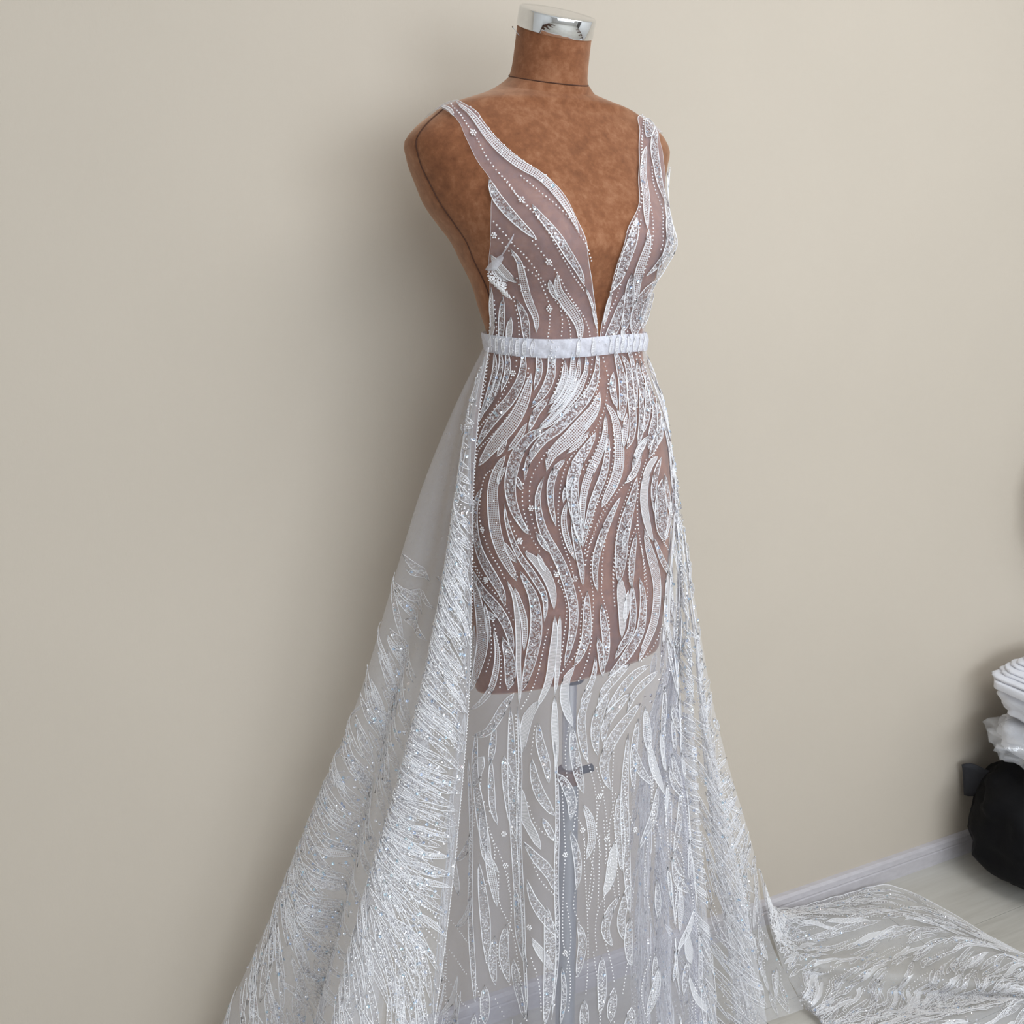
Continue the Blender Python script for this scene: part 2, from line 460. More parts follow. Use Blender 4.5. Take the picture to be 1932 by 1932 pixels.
# kind, width mm, widest point, then angle (deg), height (mm) on the gown
BODICE_LACE = '''
s 11.8 0.4 -56.2,1435 -53.8,1418 -50.6,1404 -47.4,1391 -44.1,1379 -40.5,1367
s 10.4 0.5 -38.4,1406 -36.2,1393 -33.9,1382 -31.8,1370 -29.1,1357 -25.5,1344 -21.8,1330 -18.8,1315
w 3 0.5 -18.8,1315 -11.4,1289 -7.5,1261
g 13.5 0.55 -33.2,1330 -34.3,1312 -30.7,1296 -25.3,1281 -21.6,1264 -22.7,1246
g 6.8 0.5 -37.8,1323 -37.4,1310 -34.4,1298
g 10.6 0.5 -54.0,1358 -50.7,1344 -51.3,1327 -52.3,1310 -51.6,1293 -50.1,1277 -52.3,1258
s 11 0.5 -59.8,1298 -57.7,1279 -59.2,1258 -60.2,1238
w 9.2 0.5 -66.5,1276 -70.8,1258 -74.2,1240
s 9.8 0.6 -67.9,1302 -71.6,1282 -76.2,1261 -80.1,1241
w 8.2 0.5 -74.3,1312 -78.4,1289 -82.5,1265 -92.9,1241
w 13.5 0.5 -65.9,1351 -62.3,1333 -56.6,1319
w 9.2 0.5 -66.8,1341 -65.3,1329 -61.7,1320
b 0 0 -51.8,1441 -47.6,1429 -44.3,1416 -40.4,1405 -37.7,1392 -35.6,1380 -33.9,1366 -31.2,1353 -28.0,1339 -24.4,1324 -19.2,1310
f 0 0 -42.4,1411
b 0 0 -42.7,1366 -39.4,1354 -35.8,1341 -32.6,1327 -30.1,1312 -25.8,1297 -20.1,1282 -15.3,1266 -13.4,1249
f 0 0 -36.5,1343
b 0 0 -57.3,1388 -54.9,1376 -52.1,1363 -47.9,1352 -44.3,1339 -41.8,1325 -39.2,1310 -35.5,1296 -30.8,1282 -29.0,1265 -29.3,1247
b 0 0 -59.7,1374 -57.1,1363 -53.7,1351
f 0 0 -60.2,1373
b 0 0 -48.7,1337 -43.5,1325 -41.8,1309 -40.2,1291 -41.9,1272 -45.2,1253
f 0 0 -40.5,1288
b 0 0 -33.6,1290 -33.6,1272 -35.8,1254
b 0 0 -61.1,1301 -61.8,1276 -64.9,1250
b 0 0 -74.9,1296 -77.9,1273 -82.2,1248
b 0 0 -55.2,1324 -55.3,1316 -55.2,1309
b 0 0 -77.5,1298 -82.0,1276 -89.1,1253
b 0 0 -42.4,1438 -37.8,1428 -33.3,1418 -29.1,1408 -25.5,1397 -23.0,1386 -21.4,1372 -18.6,1359 -15.5,1344
b 0 0 -12.7,1293 -7.3,1272 -7.3,1251
g 11 0.6 -81.6,1524 -71.8,1509 -63.5,1492 -56.3,1476 -49.3,1462 -42.2,1450 -34.9,1440 -28.9,1426 -24.6,1409 -22.3,1392 -21.7,1373
b 0 0 -82.2,1521 -74.7,1508 -68.8,1495 -63.8,1483 -59.8,1470 -56.5,1457 -53.1,1445 -49.7,1434 -46.1,1422 -42.7,1411 -39.6,1400
f 0 0 -65.3,1487
w 4.4 0.5 -87.5,1521 -80.7,1515 -75.9,1506
s 18.7 0.4 78.2,1522 67.0,1507 59.2,1495
g 12.7 0.5 54.4,1483 45.4,1465 38.0,1447 32.9,1430 27.5,1413 22.5,1396 19.7,1379
s 22.2 0.5 73.3,1511 61.9,1489 55.8,1469 53.0,1449 51.6,1430 51.0,1412 41.3,1392 34.1,1373 32.1,1354 28.5,1339 23.8,1326
s 40.1 0.5 43.4,1396 36.7,1376 34.3,1356 34.9,1338 38.7,1319
s 14.7 0.5 16.6,1393 12.0,1375 8.3,1357 7.0,1340 5.8,1322 1.7,1306
g 12.9 0.5 20.1,1379 18.3,1363 17.5,1347 17.6,1331 19.8,1314 23.5,1297 25.6,1280
s 17.2 0.6 13.6,1329 16.1,1311 19.8,1291 21.3,1272 17.6,1254
s 17.3 0.6 13.1,1302 12.9,1281 8.9,1261 -0.1,1243
s 38.3 0.5 38.7,1319 33.3,1304 32.5,1286 33.3,1266 32.6,1247
s 43.3 0.5 37.2,1303 45.4,1280 44.0,1258
w 5.9 0.5 2.8,1306 1.6,1286 -1.0,1265
w 8.9 0.5 17.0,1264 19.5,1247 25.7,1231
b 0 0 55.9,1494 45.4,1469 34.7,1444
b 0 0 58.7,1468 56.8,1457 55.7,1446
b 0 0 29.6,1414 26.0,1396 22.8,1379 20.5,1362 20.5,1345 21.1,1328 22.2,1312
b 0 0 35.6,1400 28.8,1378 26.4,1357
b 0 0 17.8,1389 13.6,1372 11.3,1356 10.2,1341 8.5,1326 8.3,1310 6.8,1294 2.8,1278 -1.0,1262
b 0 0 7.3,1367 4.0,1349 2.5,1329
b 0 0 26.7,1421 23.7,1413 21.0,1405
b 0 0 49.1,1457 42.2,1430 38.1,1405
b 0 0 34.7,1276 29.3,1266 23.4,1256
b 0 0 34.2,1263 30.7,1257 27.0,1250
'''
# kind, width mm, widest point, then angle (deg), height (mm) on the gown
SKIRT_LACE = '''
s 11.1 0.5 -86.9,1231 -84.4,1213 -83.3,1195 -84.2,1178 -86.8,1160 -89.9,1142
s 9.6 0.5 -82.0,1236 -79.2,1218 -79.0,1201 -80.2,1184 -83.4,1167 -88.4,1150
s 8.9 0.5 -76.0,1236 -73.1,1210 -74.7,1183
S 17.8 0.5 -76.4,1202 -81.3,1179 -87.6,1155
s 15.4 0.6 -64.0,1236 -62.6,1221 -62.8,1204 -64.7,1188 -68.7,1173 -74.0,1160 -79.3,1145 -84.0,1129 -88.3,1112
g 19.6 0.55 -57.1,1207 -57.5,1192 -59.2,1176 -62.1,1161 -65.7,1147 -70.2,1134 -75.2,1120 -80.6,1105 -86.3,1089
g 7.7 0.5 -57.3,1148 -61.6,1130 -67.3,1113
g 7.4 0.5 -68.3,1129 -70.5,1117 -73.6,1105
s 8.3 0.5 -54.0,1236 -51.8,1212 -53.8,1187
s 11.4 0.4 -46.0,1236 -43.6,1218 -44.8,1198 -49.2,1181 -55.6,1166
s 4.9 0.5 -42.0,1236 -42.3,1223 -42.9,1214
g 9 0.5 -34.5,1225 -34.5,1205 -38.2,1185 -45.1,1170
g 9.1 0.5 -29.0,1236 -28.4,1219 -29.8,1202 -33.6,1186 -39.2,1172 -45.6,1160
g 9 0.5 -23.1,1230 -24.0,1212 -27.4,1195 -32.4,1180 -38.5,1166 -44.7,1153 -51.2,1141
g 9 0.5 -18.1,1231 -17.4,1215 -21.0,1199 -25.9,1185 -32.4,1173 -38.0,1160 -44.0,1149 -50.9,1141
G 27 0.5 -29.4,1215 -32.3,1191 -39.8,1170
s 9.1 0.5 -45.0,1177 -52.6,1159 -56.0,1138
s 13.7 0.5 -8.0,1236 -8.1,1216 -11.9,1197 -18.2,1181 -26.2,1167 -33.7,1154 -40.5,1141 -47.6,1130 -52.9,1115 -57.0,1098 -58.2,1079
s 16.6 0.45 -46.4,1140 -53.5,1134 -59.0,1122 -62.6,1107 -64.8,1090 -65.9,1073 -65.4,1056 -63.4,1040 -60.3,1025 -56.5,1011
g 18.8 0.5 -9.1,1184 -13.5,1168 -20.1,1155 -26.6,1143 -32.8,1131 -39.2,1120 -44.6,1107 -46.7,1091
g 5.9 0.5 -11.4,1165 -17.7,1152 -23.7,1140
g 5.8 0.5 -20.3,1138 -27.6,1124 -35.0,1112
b 0 0 -92.1,1231 -93.2,1213 -90.5,1195 -89.2,1177 -92.0,1159
b 0 0 -68.0,1236 -67.9,1224 -67.5,1215
b 0 0 -68.8,1205 -72.1,1187 -76.2,1169 -81.7,1152 -89.3,1134
b 0 0 -59.0,1213 -59.4,1196 -61.9,1181 -65.5,1165 -69.8,1151 -74.8,1136 -80.9,1122 -87.7,1106 -90.2,1087
b 0 0 -35.0,1236 -37.5,1207 -42.1,1181
b 0 0 -12.0,1236 -13.1,1219 -15.4,1202 -20.4,1187 -27.4,1175 -33.8,1162 -39.8,1150
b 0 0 -7.4,1200 -12.8,1180 -20.8,1162 -29.2,1146 -37.0,1131 -44.9,1117 -50.6,1100 -54.9,1080 -55.9,1058 -55.2,1036 -52.6,1014
b 0 0 -4.0,1236 -1.6,1218 0.3,1201 -2.4,1185 -6.2,1169 -11.4,1153 -16.8,1139 -23.5,1128 -29.5,1115 -35.0,1102
f 0 0 -68.9,1206
s 9.8 0.5 5.9,1206 2.3,1184 2.4,1162
w 2.7 0.5 2.4,1162 2.7,1155 4.0,1148
s 14 0.55 9.0,1236 12.3,1218 13.4,1200 11.6,1182 7.6,1165 3.9,1147
s 13.4 0.5 16.0,1227 22.1,1211 20.8,1194 18.0,1178 15.6,1161 13.6,1145 10.7,1128 4.7,1113
s 9 0.5 23.0,1236 28.6,1217 27.4,1198 23.6,1179 19.6,1160
g 15.4 0.6 -6.1,1170 -1.6,1156 -0.2,1139 -0.1,1122 -0.8,1105 -2.6,1089 -6.1,1073 -10.8,1058 -15.3,1043
b 0 0 -4.9,1167 -3.5,1149 -3.6,1131 -4.7,1112 -7.1,1094 -10.6,1076 -14.7,1059 -19.3,1042 -21.7,1023 -24.4,1005 -25.6,985
g 10.9 0.5 -7.6,1158 -9.0,1141 -11.8,1123 -16.2,1107 -20.8,1092 -24.5,1075 -26.6,1057 -27.2,1039 -26.8,1020
s 10.4 0.45 -7.7,1133 -9.1,1115 -11.1,1097 -14.1,1080 -17.9,1064 -21.2,1047 -23.6,1029 -25.7,1011 -27.1,993
g 9.4 0.5 9.6,1155 5.8,1135 2.7,1115
b 0 0 -12.0,1153 -14.5,1127 -21.3,1103
s 16 0.55 -16.4,1136 -21.7,1121 -27.1,1107 -31.1,1091 -32.9,1073 -32.5,1055 -31.3,1037 -29.8,1019 -27.8,1000
s 11.6 0.5 28.5,1179 24.6,1158 20.6,1137 14.6,1116
s 13 0.5 42.5,1197 38.6,1179 32.8,1161 26.4,1144 19.6,1128
s 16.7 0.5 42.8,1172 40.5,1150 32.2,1130 24.2,1110
s 10.4 0.5 25.9,1124 14.3,1106 7.9,1084
g 11.1 0.5 24.9,1122 15.2,1105 11.0,1085 1.6,1070
s 14.5 0.5 50.0,1149 45.4,1129 32.9,1114 23.7,1097
s 12.7 0.5 36.1,1220 33.4,1192 27.9,1165
s 16.3 0.5 42.1,1216 43.4,1196 42.5,1176 37.5,1157
s 17.2 0.5 47.6,1167 45.0,1148 41.0,1129 34.0,1111
b 0 0 38.0,1236 41.9,1214 37.9,1194 35.9,1175 35.9,1156 35.0,1136
b 0 0 47.2,1216 48.1,1195 47.5,1174 47.9,1153 50.4,1132
b 0 0 41.3,1122 32.0,1104 21.8,1089
b 0 0 34.1,1232 35.4,1211 31.6,1192
w 14.4 0.5 33.9,1096 23.1,1084 18.9,1067 17.4,1048 18.8,1027 22.2,1006 27.8,985
s 13.3 0.5 37.8,1093 30.4,1075 27.0,1055 28.3,1033 31.5,1010
s 33 0.5 36.4,1065 34.3,1046 34.2,1026 36.9,1004 44.7,980
s 10.5 0.5 -2.1,1053 -7.0,1038 -11.1,1022 -14.6,1006 -17.1,989 -18.5,970 -18.2,951 -16.1,932
s 20.4 0.65 11.5,1075 9.1,1059 6.1,1043 3.2,1027 1.0,1010 -0.2,993 -0.0,975 0.0,956 -0.3,938
s 8.9 0.5 5.7,1023 3.2,1004 0.4,986
s 10.4 0.5 11.1,1003 9.4,979 9.4,954 10.4,928
g 19.8 0.5 18.6,1005 22.0,986 26.7,966 32.0,945 35.3,924 34.7,905 32.6,887 29.2,870 24.0,855 18.7,841 13.7,826
s 10.2 0.5 28.3,989 39.3,955 65.0,907
b 0 0 21.0,1095 16.2,1080 12.8,1064 11.6,1046 11.5,1029 12.6,1010 15.0,991 18.1,972 20.6,952 22.5,932
b 0 0 -2.7,1075 -7.8,1059 -13.2,1043 -17.5,1026 -21.1,1008 -23.9,989 -25.3,970
b 0 0 8.9,1080 0.2,1068 -6.6,1055 -12.1,1040 -17.0,1024 -20.7,1007 -23.3,989 -24.9,970
b 0 0 6.9,1069 2.8,1052 -0.9,1036 -3.5,1018 -4.6,1000 -4.9,981 -5.5,962 -5.2,942
b 0 0 -5.6,1044 -8.6,1025 -11.8,1006 -13.4,987 -13.8,966 -13.6,945
b 0 0 11.3,1013 6.3,991 6.0,965 8.5,938
b 0 0 -16.5,1003 -21.2,978 -21.0,947
b 0 0 31.3,997 38.4,981 47.1,964
g 19.4 0.5 -68.8,1107 -72.6,1092 -75.1,1075 -76.1,1058 -75.8,1041 -75.2,1025 -73.9,1008 -71.7,992 -68.8,977 -65.5,963 -62.3,948
g 6.6 0.5 -68.7,1093 -71.7,1081 -72.9,1069
g 8.6 0.5 -69.6,998 -66.1,985 -62.5,973
s 17.7 0.6 -83.7,1061 -87.8,1042 -89.1,1023 -88.6,1005 -86.7,987 -83.2,972 -78.6,958 -74.0,944 -70.2,929 -68.1,912
s 8.9 0.6 -69.0,1047 -68.2,1030 -66.3,1013 -63.7,996 -60.3,980 -56.2,966 -52.1,950 -48.5,934 -47.1,916 -47.6,897
w 12.6 0.45 -58.3,988 -51.8,974 -46.6,956 -43.5,934 -42.6,912
w 5.9 0.5 -51.8,986 -49.7,974 -47.5,962
s 13.3 0.6 -47.9,1085 -51.5,1062 -51.1,1037 -48.2,1012 -43.1,990 -38.2,966 -34.3,940 -31.5,914 -31.5,888 -33.6,862 -36.4,837
s 7.6 0.5 -52.3,1013 -49.2,1001 -45.6,989
s 9 0.4 -36.0,1106 -41.6,1093 -44.5,1076 -45.0,1058 -44.1,1040 -42.2,1022
s 6.6 0.5 -32.7,1082 -36.4,1068 -38.2,1052
s 9.6 0.5 -32.8,1077 -32.2,1057 -31.5,1036 -30.2,1016 -27.3,995
g 7.5 0.5 -35.8,1054 -38.0,1035 -37.4,1016 -35.0,997 -31.5,978
s 8.9 0.5 -33.7,1029 -31.6,1008 -29.4,986 -27.2,964 -26.1,942
s 7.9 0.5 -62.9,1035 -59.7,1023 -56.5,1011
s 6.1 0.5 -63.2,1083 -61.3,1075 -59.7,1066
b 0 0 -75.1,1090 -81.4,1077 -83.9,1059 -85.1,1041 -85.4,1024 -83.4,1008 -80.2,993 -76.5,978 -72.3,965 -69.1,950
b 0 0 -59.0,1074 -59.5,1052 -57.8,1030 -55.2,1009 -50.8,990
b 0 0 -32.8,1108 -36.6,1094 -38.9,1078 -40.1,1061 -41.0,1044 -40.9,1027 -39.6,1009 -37.2,992 -34.4,975 -32.0,957
b 0 0 -19.9,1107 -24.2,1097 -27.9,1087
b 0 0 -65.7,1025 -62.3,1006 -57.3,989
b 0 0 -67.3,978 -64.1,967 -62.0,954
b 0 0 -91.5,964 -87.6,952 -81.4,944
b 0 0 -44.7,969 -42.1,960 -40.6,949
f 0 0 -82.9,1008
f 0 0 -61.1,1001
f 0 0 -80.4,942
f 0 0 -41.4,959
f 0 0 -55.1,1044
s 16.2 0.6 -60.7,962 -57.1,946 -54.0,930 -52.3,912 -51.6,894 -51.8,876 -52.9,858 -54.1,840 -55.6,822 -57.1,804
g 22.4 0.5 -93.6,936 -87.9,921 -84.8,904 -82.2,886 -80.7,868 -80.7,848 -82.2,828 -84.4,806 -86.9,784
g 8.3 0.5 -80.4,909 -77.6,885 -75.8,860
s 15.5 0.5 -92.6,947 -87.1,934 -81.6,922 -75.3,912 -70.2,900 -66.5,886 -64.3,869 -62.7,852
s 7.9 0.5 -78.2,900 -75.7,895 -72.7,895
g 8.8 0.5 -73.9,879 -71.8,860 -70.9,841 -71.2,821 -72.7,801 -77.4,780 -85.8,758
s 16.6 0.6 -68.7,871 -65.1,850 -63.5,827 -64.3,802
w 7.1 0.5 -67.7,948 -64.4,932 -62.5,915 -61.3,896 -60.5,878 -60.0,860 -59.8,841 -59.1,822 -58.5,803 -58.5,784
g 8.7 0.5 -63.5,940 -60.8,920 -58.1,900 -57.2,879 -57.3,857
w 10.2 0.5 -42.1,904 -41.8,886 -42.1,869 -42.8,851 -43.3,834 -44.5,817 -46.8,800 -49.3,784
w 6.8 0.5 -39.2,905 -39.5,884 -39.7,863 -39.8,842 -40.2,821 -41.0,800
s 12.7 0.5 -23.0,934 -23.1,913 -23.1,893 -23.7,873 -26.6,854 -30.8,836
s 11.6 0.5 -13.4,914 -12.1,892 -10.6,871 -10.5,849 -12.2,828
s 10.4 0.5 -16.4,871 -13.7,845 -13.2,817
s 16.3 0.5 17.1,939 20.0,920 20.0,901 18.7,883 16.0,866 10.3,852 4.0,839 -2.7,827 -9.6,816
w 14.8 0.4 0.3,947 1.7,926 2.4,905 2.0,884 0.8,864
w 10 0.5 7.5,925 5.7,904 3.3,884
s 12.5 0.5 10.8,935 11.6,912 11.1,891 8.5,870 1.5,854 -4.7,838
s 7.5 0.5 -17.9,847 -18.3,827 -21.2,808 -25.2,790 -26.4,770
w 12.2 0.5 -30.5,836 -35.0,819 -36.1,797 -34.4,776 -31.2,755
s 12.4 0.5 6.8,827 -3.7,814 -12.2,798 -16.8,776
s 12.7 0.5 22.1,817 10.8,811 1.9,799 -5.2,784 -11.6,768
s 11.5 0.5 29.5,803 16.8,795 8.3,781 3.2,762
b 0 0 -91.7,957 -84.1,941 -75.3,929 -68.6,914 -63.5,896
b 0 0 -40.4,951 -37.2,932 -35.6,914 -35.9,895 -36.8,877 -37.7,858 -38.6,839
b 0 0 -28.6,940 -25.8,922 -26.7,905 -27.3,887 -27.5,869 -29.7,853 -34.6,839 -39.2,825
b 0 0 -20.1,942 -19.1,923 -19.2,905 -20.0,886 -20.5,868 -22.0,850 -24.6,833 -28.1,816
b 0 0 -4.6,967 -4.6,938 -3.6,909
b 0 0 -13.0,953 -13.4,932 -11.0,912 -8.6,891 -8.1,870 -9.3,850
b 0 0 16.5,983 20.0,961 23.3,938 24.6,916 22.4,895 20.1,875 16.2,856 10.0,840 1.6,828 -6.0,814 -12.4,799
b 0 0 38.6,862 28.8,841 15.8,826
b 0 0 -45.5,886 -47.0,869 -48.3,850 -49.5,832 -51.3,814 -54.0,797 -57.4,779
b 0 0 -75.1,894 -72.8,877 -70.6,860 -68.8,842 -68.3,823 -68.3,804
b 0 0 -75.9,880 -74.5,851 -76.6,820
f 0 0 -80.0,942
f 0 0 -60.8,1002
f 0 0 -41.5,959
f 0 0 -31.2,952
s 11.5 0.4 -61.3,799 -65.5,781 -68.6,761 -72.3,742 -82.7,724
w 13.8 0.5 -48.0,793 -53.3,772 -55.5,746 -55.8,720
s 12.7 0.5 -48.3,763 -47.6,743 -45.7,723 -43.7,703 -42.7,682
s 17.7 0.4 -64.7,712 -63.3,694 -62.0,675 -60.9,655 -59.9,636 -58.7,617 -57.5,598
w 21.6 0.4 -73.6,705 -77.4,680 -79.1,656
s 9.7 0.5 -69.9,705 -69.4,683 -68.7,660 -67.8,637 -65.5,615
s 14.2 0.5 -50.6,714 -49.2,693 -47.0,674 -43.7,655 -39.6,635
s 9.2 0.5 -44.9,636 -42.1,618 -39.3,599
w 15.9 0.5 -56.0,672 -54.7,650 -52.6,629 -48.4,613 -45.1,593
s 15 0.5 -52.9,597 -48.2,585 -43.8,570 -40.4,550 -38.8,528
g 15.5 0.5 -72.3,636 -71.3,612 -70.0,589 -68.5,566 -64.2,548
g 11.9 0.5 -69.4,584 -68.0,563 -66.7,542 -65.2,520 -64.1,498
s 13.8 0.5 -50.2,547 -47.7,527 -44.5,508 -40.8,485 -36.9,461
s 15.9 0.5 -56.5,526 -55.0,505 -53.8,484 -53.0,462 -50.9,444 -48.3,426
s 14.4 0.5 -60.1,473 -60.7,451 -60.6,429 -59.5,407 -57.5,387
s 17.9 0.5 -55.9,423 -54.5,403 -52.7,384 -50.4,369 -49.0,350
w 11.6 0.5 -47.3,470 -43.1,445 -38.8,415
s 14.3 0.5 -66.7,382 -66.3,352 -66.0,322
s 11.8 0.5 -64.2,455 -64.9,431 -64.5,407 -63.3,382
s 13.9 0.5 -31.6,755 -30.7,731 -29.3,708 -27.4,684 -25.0,661
s 13.8 0.5 -39.3,694 -34.0,673 -31.1,650 -31.9,626
s 10.6 0.5 -31.8,611 -29.5,590 -28.0,569 -27.6,548 -28.4,527
s 12.2 0.5 -27.8,479 -25.1,452 -26.1,424 -27.6,398
g 12.2 0.5 -25.0,646 -21.0,620 -20.3,592 -23.5,567
s 11.8 0.5 -20.5,798 -24.7,782 -26.5,763 -25.9,743 -24.6,723 -22.6,703
w 9.4 0.5 -41.1,798 -40.9,775 -40.6,752 -40.0,729 -39.4,706
s 15.3 0.4 -9.1,794 -14.2,776 -17.5,756 -18.3,734 -16.9,711
s 13.9 0.5 6.0,787 -1.7,775 -8.7,762 -12.6,745 -13.0,724
s 17.4 0.5 13.3,769 6.4,757 -0.3,745 -6.1,732 -10.4,717 -13.0,699 -12.0,679 -9.0,659
s 11.6 0.5 11.6,748 9.7,729 8.1,709 7.0,690 6.7,670 6.8,649
s 16.7 0.4 -3.4,651 -3.7,629 -3.7,606 -3.1,583 -2.9,561 -2.9,538
w 16.6 0.5 -7.4,584 -8.5,558 -10.1,533 -14.0,510
s 13.6 0.5 -4.8,504 -10.7,485 -13.3,461 -9.5,433
s 14.6 0.5 0.8,515 -2.0,490 -4.1,464 -2.3,435
s 14.5 0.5 1.3,468 0.1,444 0.2,418 1.5,392
s 14.3 0.5 -15.3,424 -15.4,403 -15.3,380 -15.5,358 -16.9,337
s 15.3 0.5 -8.9,370 -10.0,345 -11.1,320
s 13.6 0.5 -24.2,363 -24.2,337 -24.2,310
s 18.7 0.5 0.8,331 -0.3,310 -1.7,289
s 7.5 0.5 -59.3,781 -57.8,738 -56.6,696 -56.5,652 -56.0,609 -54.5,566 -52.6,523 -51.1,481 -49.8,439 -48.5,396 -47.4,353
s 14.3 0.5 -62.7,780 -62.0,751 -61.3,723 -60.6,694 -59.8,665 -58.9,636 -57.9,607 -57.1,578 -56.4,549 -55.7,519 -55.0,490
s 6.8 0.5 -40.5,737 -39.6,699 -38.8,661 -38.4,622 -38.5,583 -38.5,544 -37.9,504 -37.3,463 -37.5,423 -38.3,384 -39.2,345
s 21.4 0.5 -42.2,512 -41.6,493 -41.0,473 -40.5,454 -40.3,435 -40.3,416 -40.5,397 -40.8,378 -41.2,360 -41.6,342
s 14.5 0.5 -71.9,557 -70.7,537 -69.6,516 -68.6,495 -67.8,474 -67.2,452 -66.5,430 -65.9,408
s 13 0.5 -85.5,688 -83.4,655 -81.1,623 -78.9,591 -77.3,558 -76.3,525 -75.1,491 -73.5,458 -71.9,425 -70.6,391 -69.5,355
s 14.4 0.5 3.8,732 2.6,707 1.3,682 0.4,657 -0.1,631 -0.1,605 0.1,579 0.3,552 0.6,525 1.0,498 1.4,470
s 7.5 0.5 -35.1,416 -33.9,387 -34.1,359 -35.4,331
s 20.1 0.5 -80.1,731 -80.0,712 -79.9,693 -78.9,675 -76.8,659 -74.5,643 -72.8,626 -71.4,608 -70.2,590 -69.1,572
b 0 0 -89.3,439 -83.7,432 -74.4,436
b 0 0 -89.1,393 -83.5,385 -74.0,390
b 0 0 -90.9,349 -83.4,338 -71.7,345
b 0 0 -60.0,769 -59.6,751 -59.1,733 -58.7,715 -58.2,697 -57.7,680 -57.2,662 -56.6,644 -56.0,626 -55.3,608 -54.7,590
b 0 0 -6.1,725 -6.8,704 -7.5,682 -7.9,661 -7.8,638 -7.3,616 -6.7,593 -6.2,570 -5.7,548 -5.3,525 -4.8,501
b 0 0 -50.0,758 -50.6,739 -51.2,720
b 0 0 -75.1,652 -71.6,644 -69.0,633
b 0 0 -67.6,597 -64.2,574 -61.5,550 -59.7,524
b 0 0 -64.2,548 -64.0,529 -63.7,510 -62.2,493 -59.5,477 -56.8,461 -55.1,445 -53.8,428 -52.2,412 -50.6,397
b 0 0 -51.9,653 -47.4,627 -40.1,602
b 0 0 -47.9,573 -44.7,550 -39.5,526
b 0 0 -33.5,754 -34.9,732 -34.9,710 -34.0,687
b 0 0 -36.6,676 -35.8,645 -35.0,613 -34.3,580 -34.8,549 -35.1,516 -35.1,484 -34.6,451 -31.5,417 -30.9,383 -31.6,350
b 0 0 -30.1,636 -25.3,612 -24.3,586 -24.3,559 -23.7,533 -23.1,506 -22.6,480 -22.4,453 -22.4,426 -22.7,399 -23.4,372
b 0 0 -25.6,726 -22.5,704 -19.9,681 -18.1,658 -17.4,635 -17.7,613 -18.5,590 -19.7,568 -20.8,545 -21.7,523 -22.5,500
b 0 0 -17.5,694 -15.5,675 -13.7,655 -12.4,635 -11.7,616 -11.5,596 -12.1,577 -12.8,557
b 0 0 2.0,697 0.8,676 0.3,654 1.4,632 3.9,609 7.6,586
b 0 0 -13.0,512 -17.4,489 -18.6,463 -18.0,434
b 0 0 -1.0,549 1.5,526 4.0,502
b 0 0 -15.2,458 -12.3,432 -10.2,407 -8.8,381
b 0 0 -28.8,527 -29.7,503 -27.0,479
b 0 0 -63.4,442 -62.1,410 -57.1,385
b 0 0 -49.3,375 -48.3,360 -47.3,345
b 0 0 -63.0,361 -61.3,349 -59.5,336
b 0 0 -0.5,404 -2.3,381 -4.0,358
b 0 0 -47.0,441 -44.8,417 -43.5,391 -43.0,365
f 0 0 -62.9,603
f 0 0 -61.6,558
f 0 0 -25.4,610
f 0 0 -16.0,654
f 0 0 -34.3,578
f 0 0 -12.1,592
f 0 0 6.5,592
f 0 0 -33.6,436
f 0 0 -48.3,483
'''
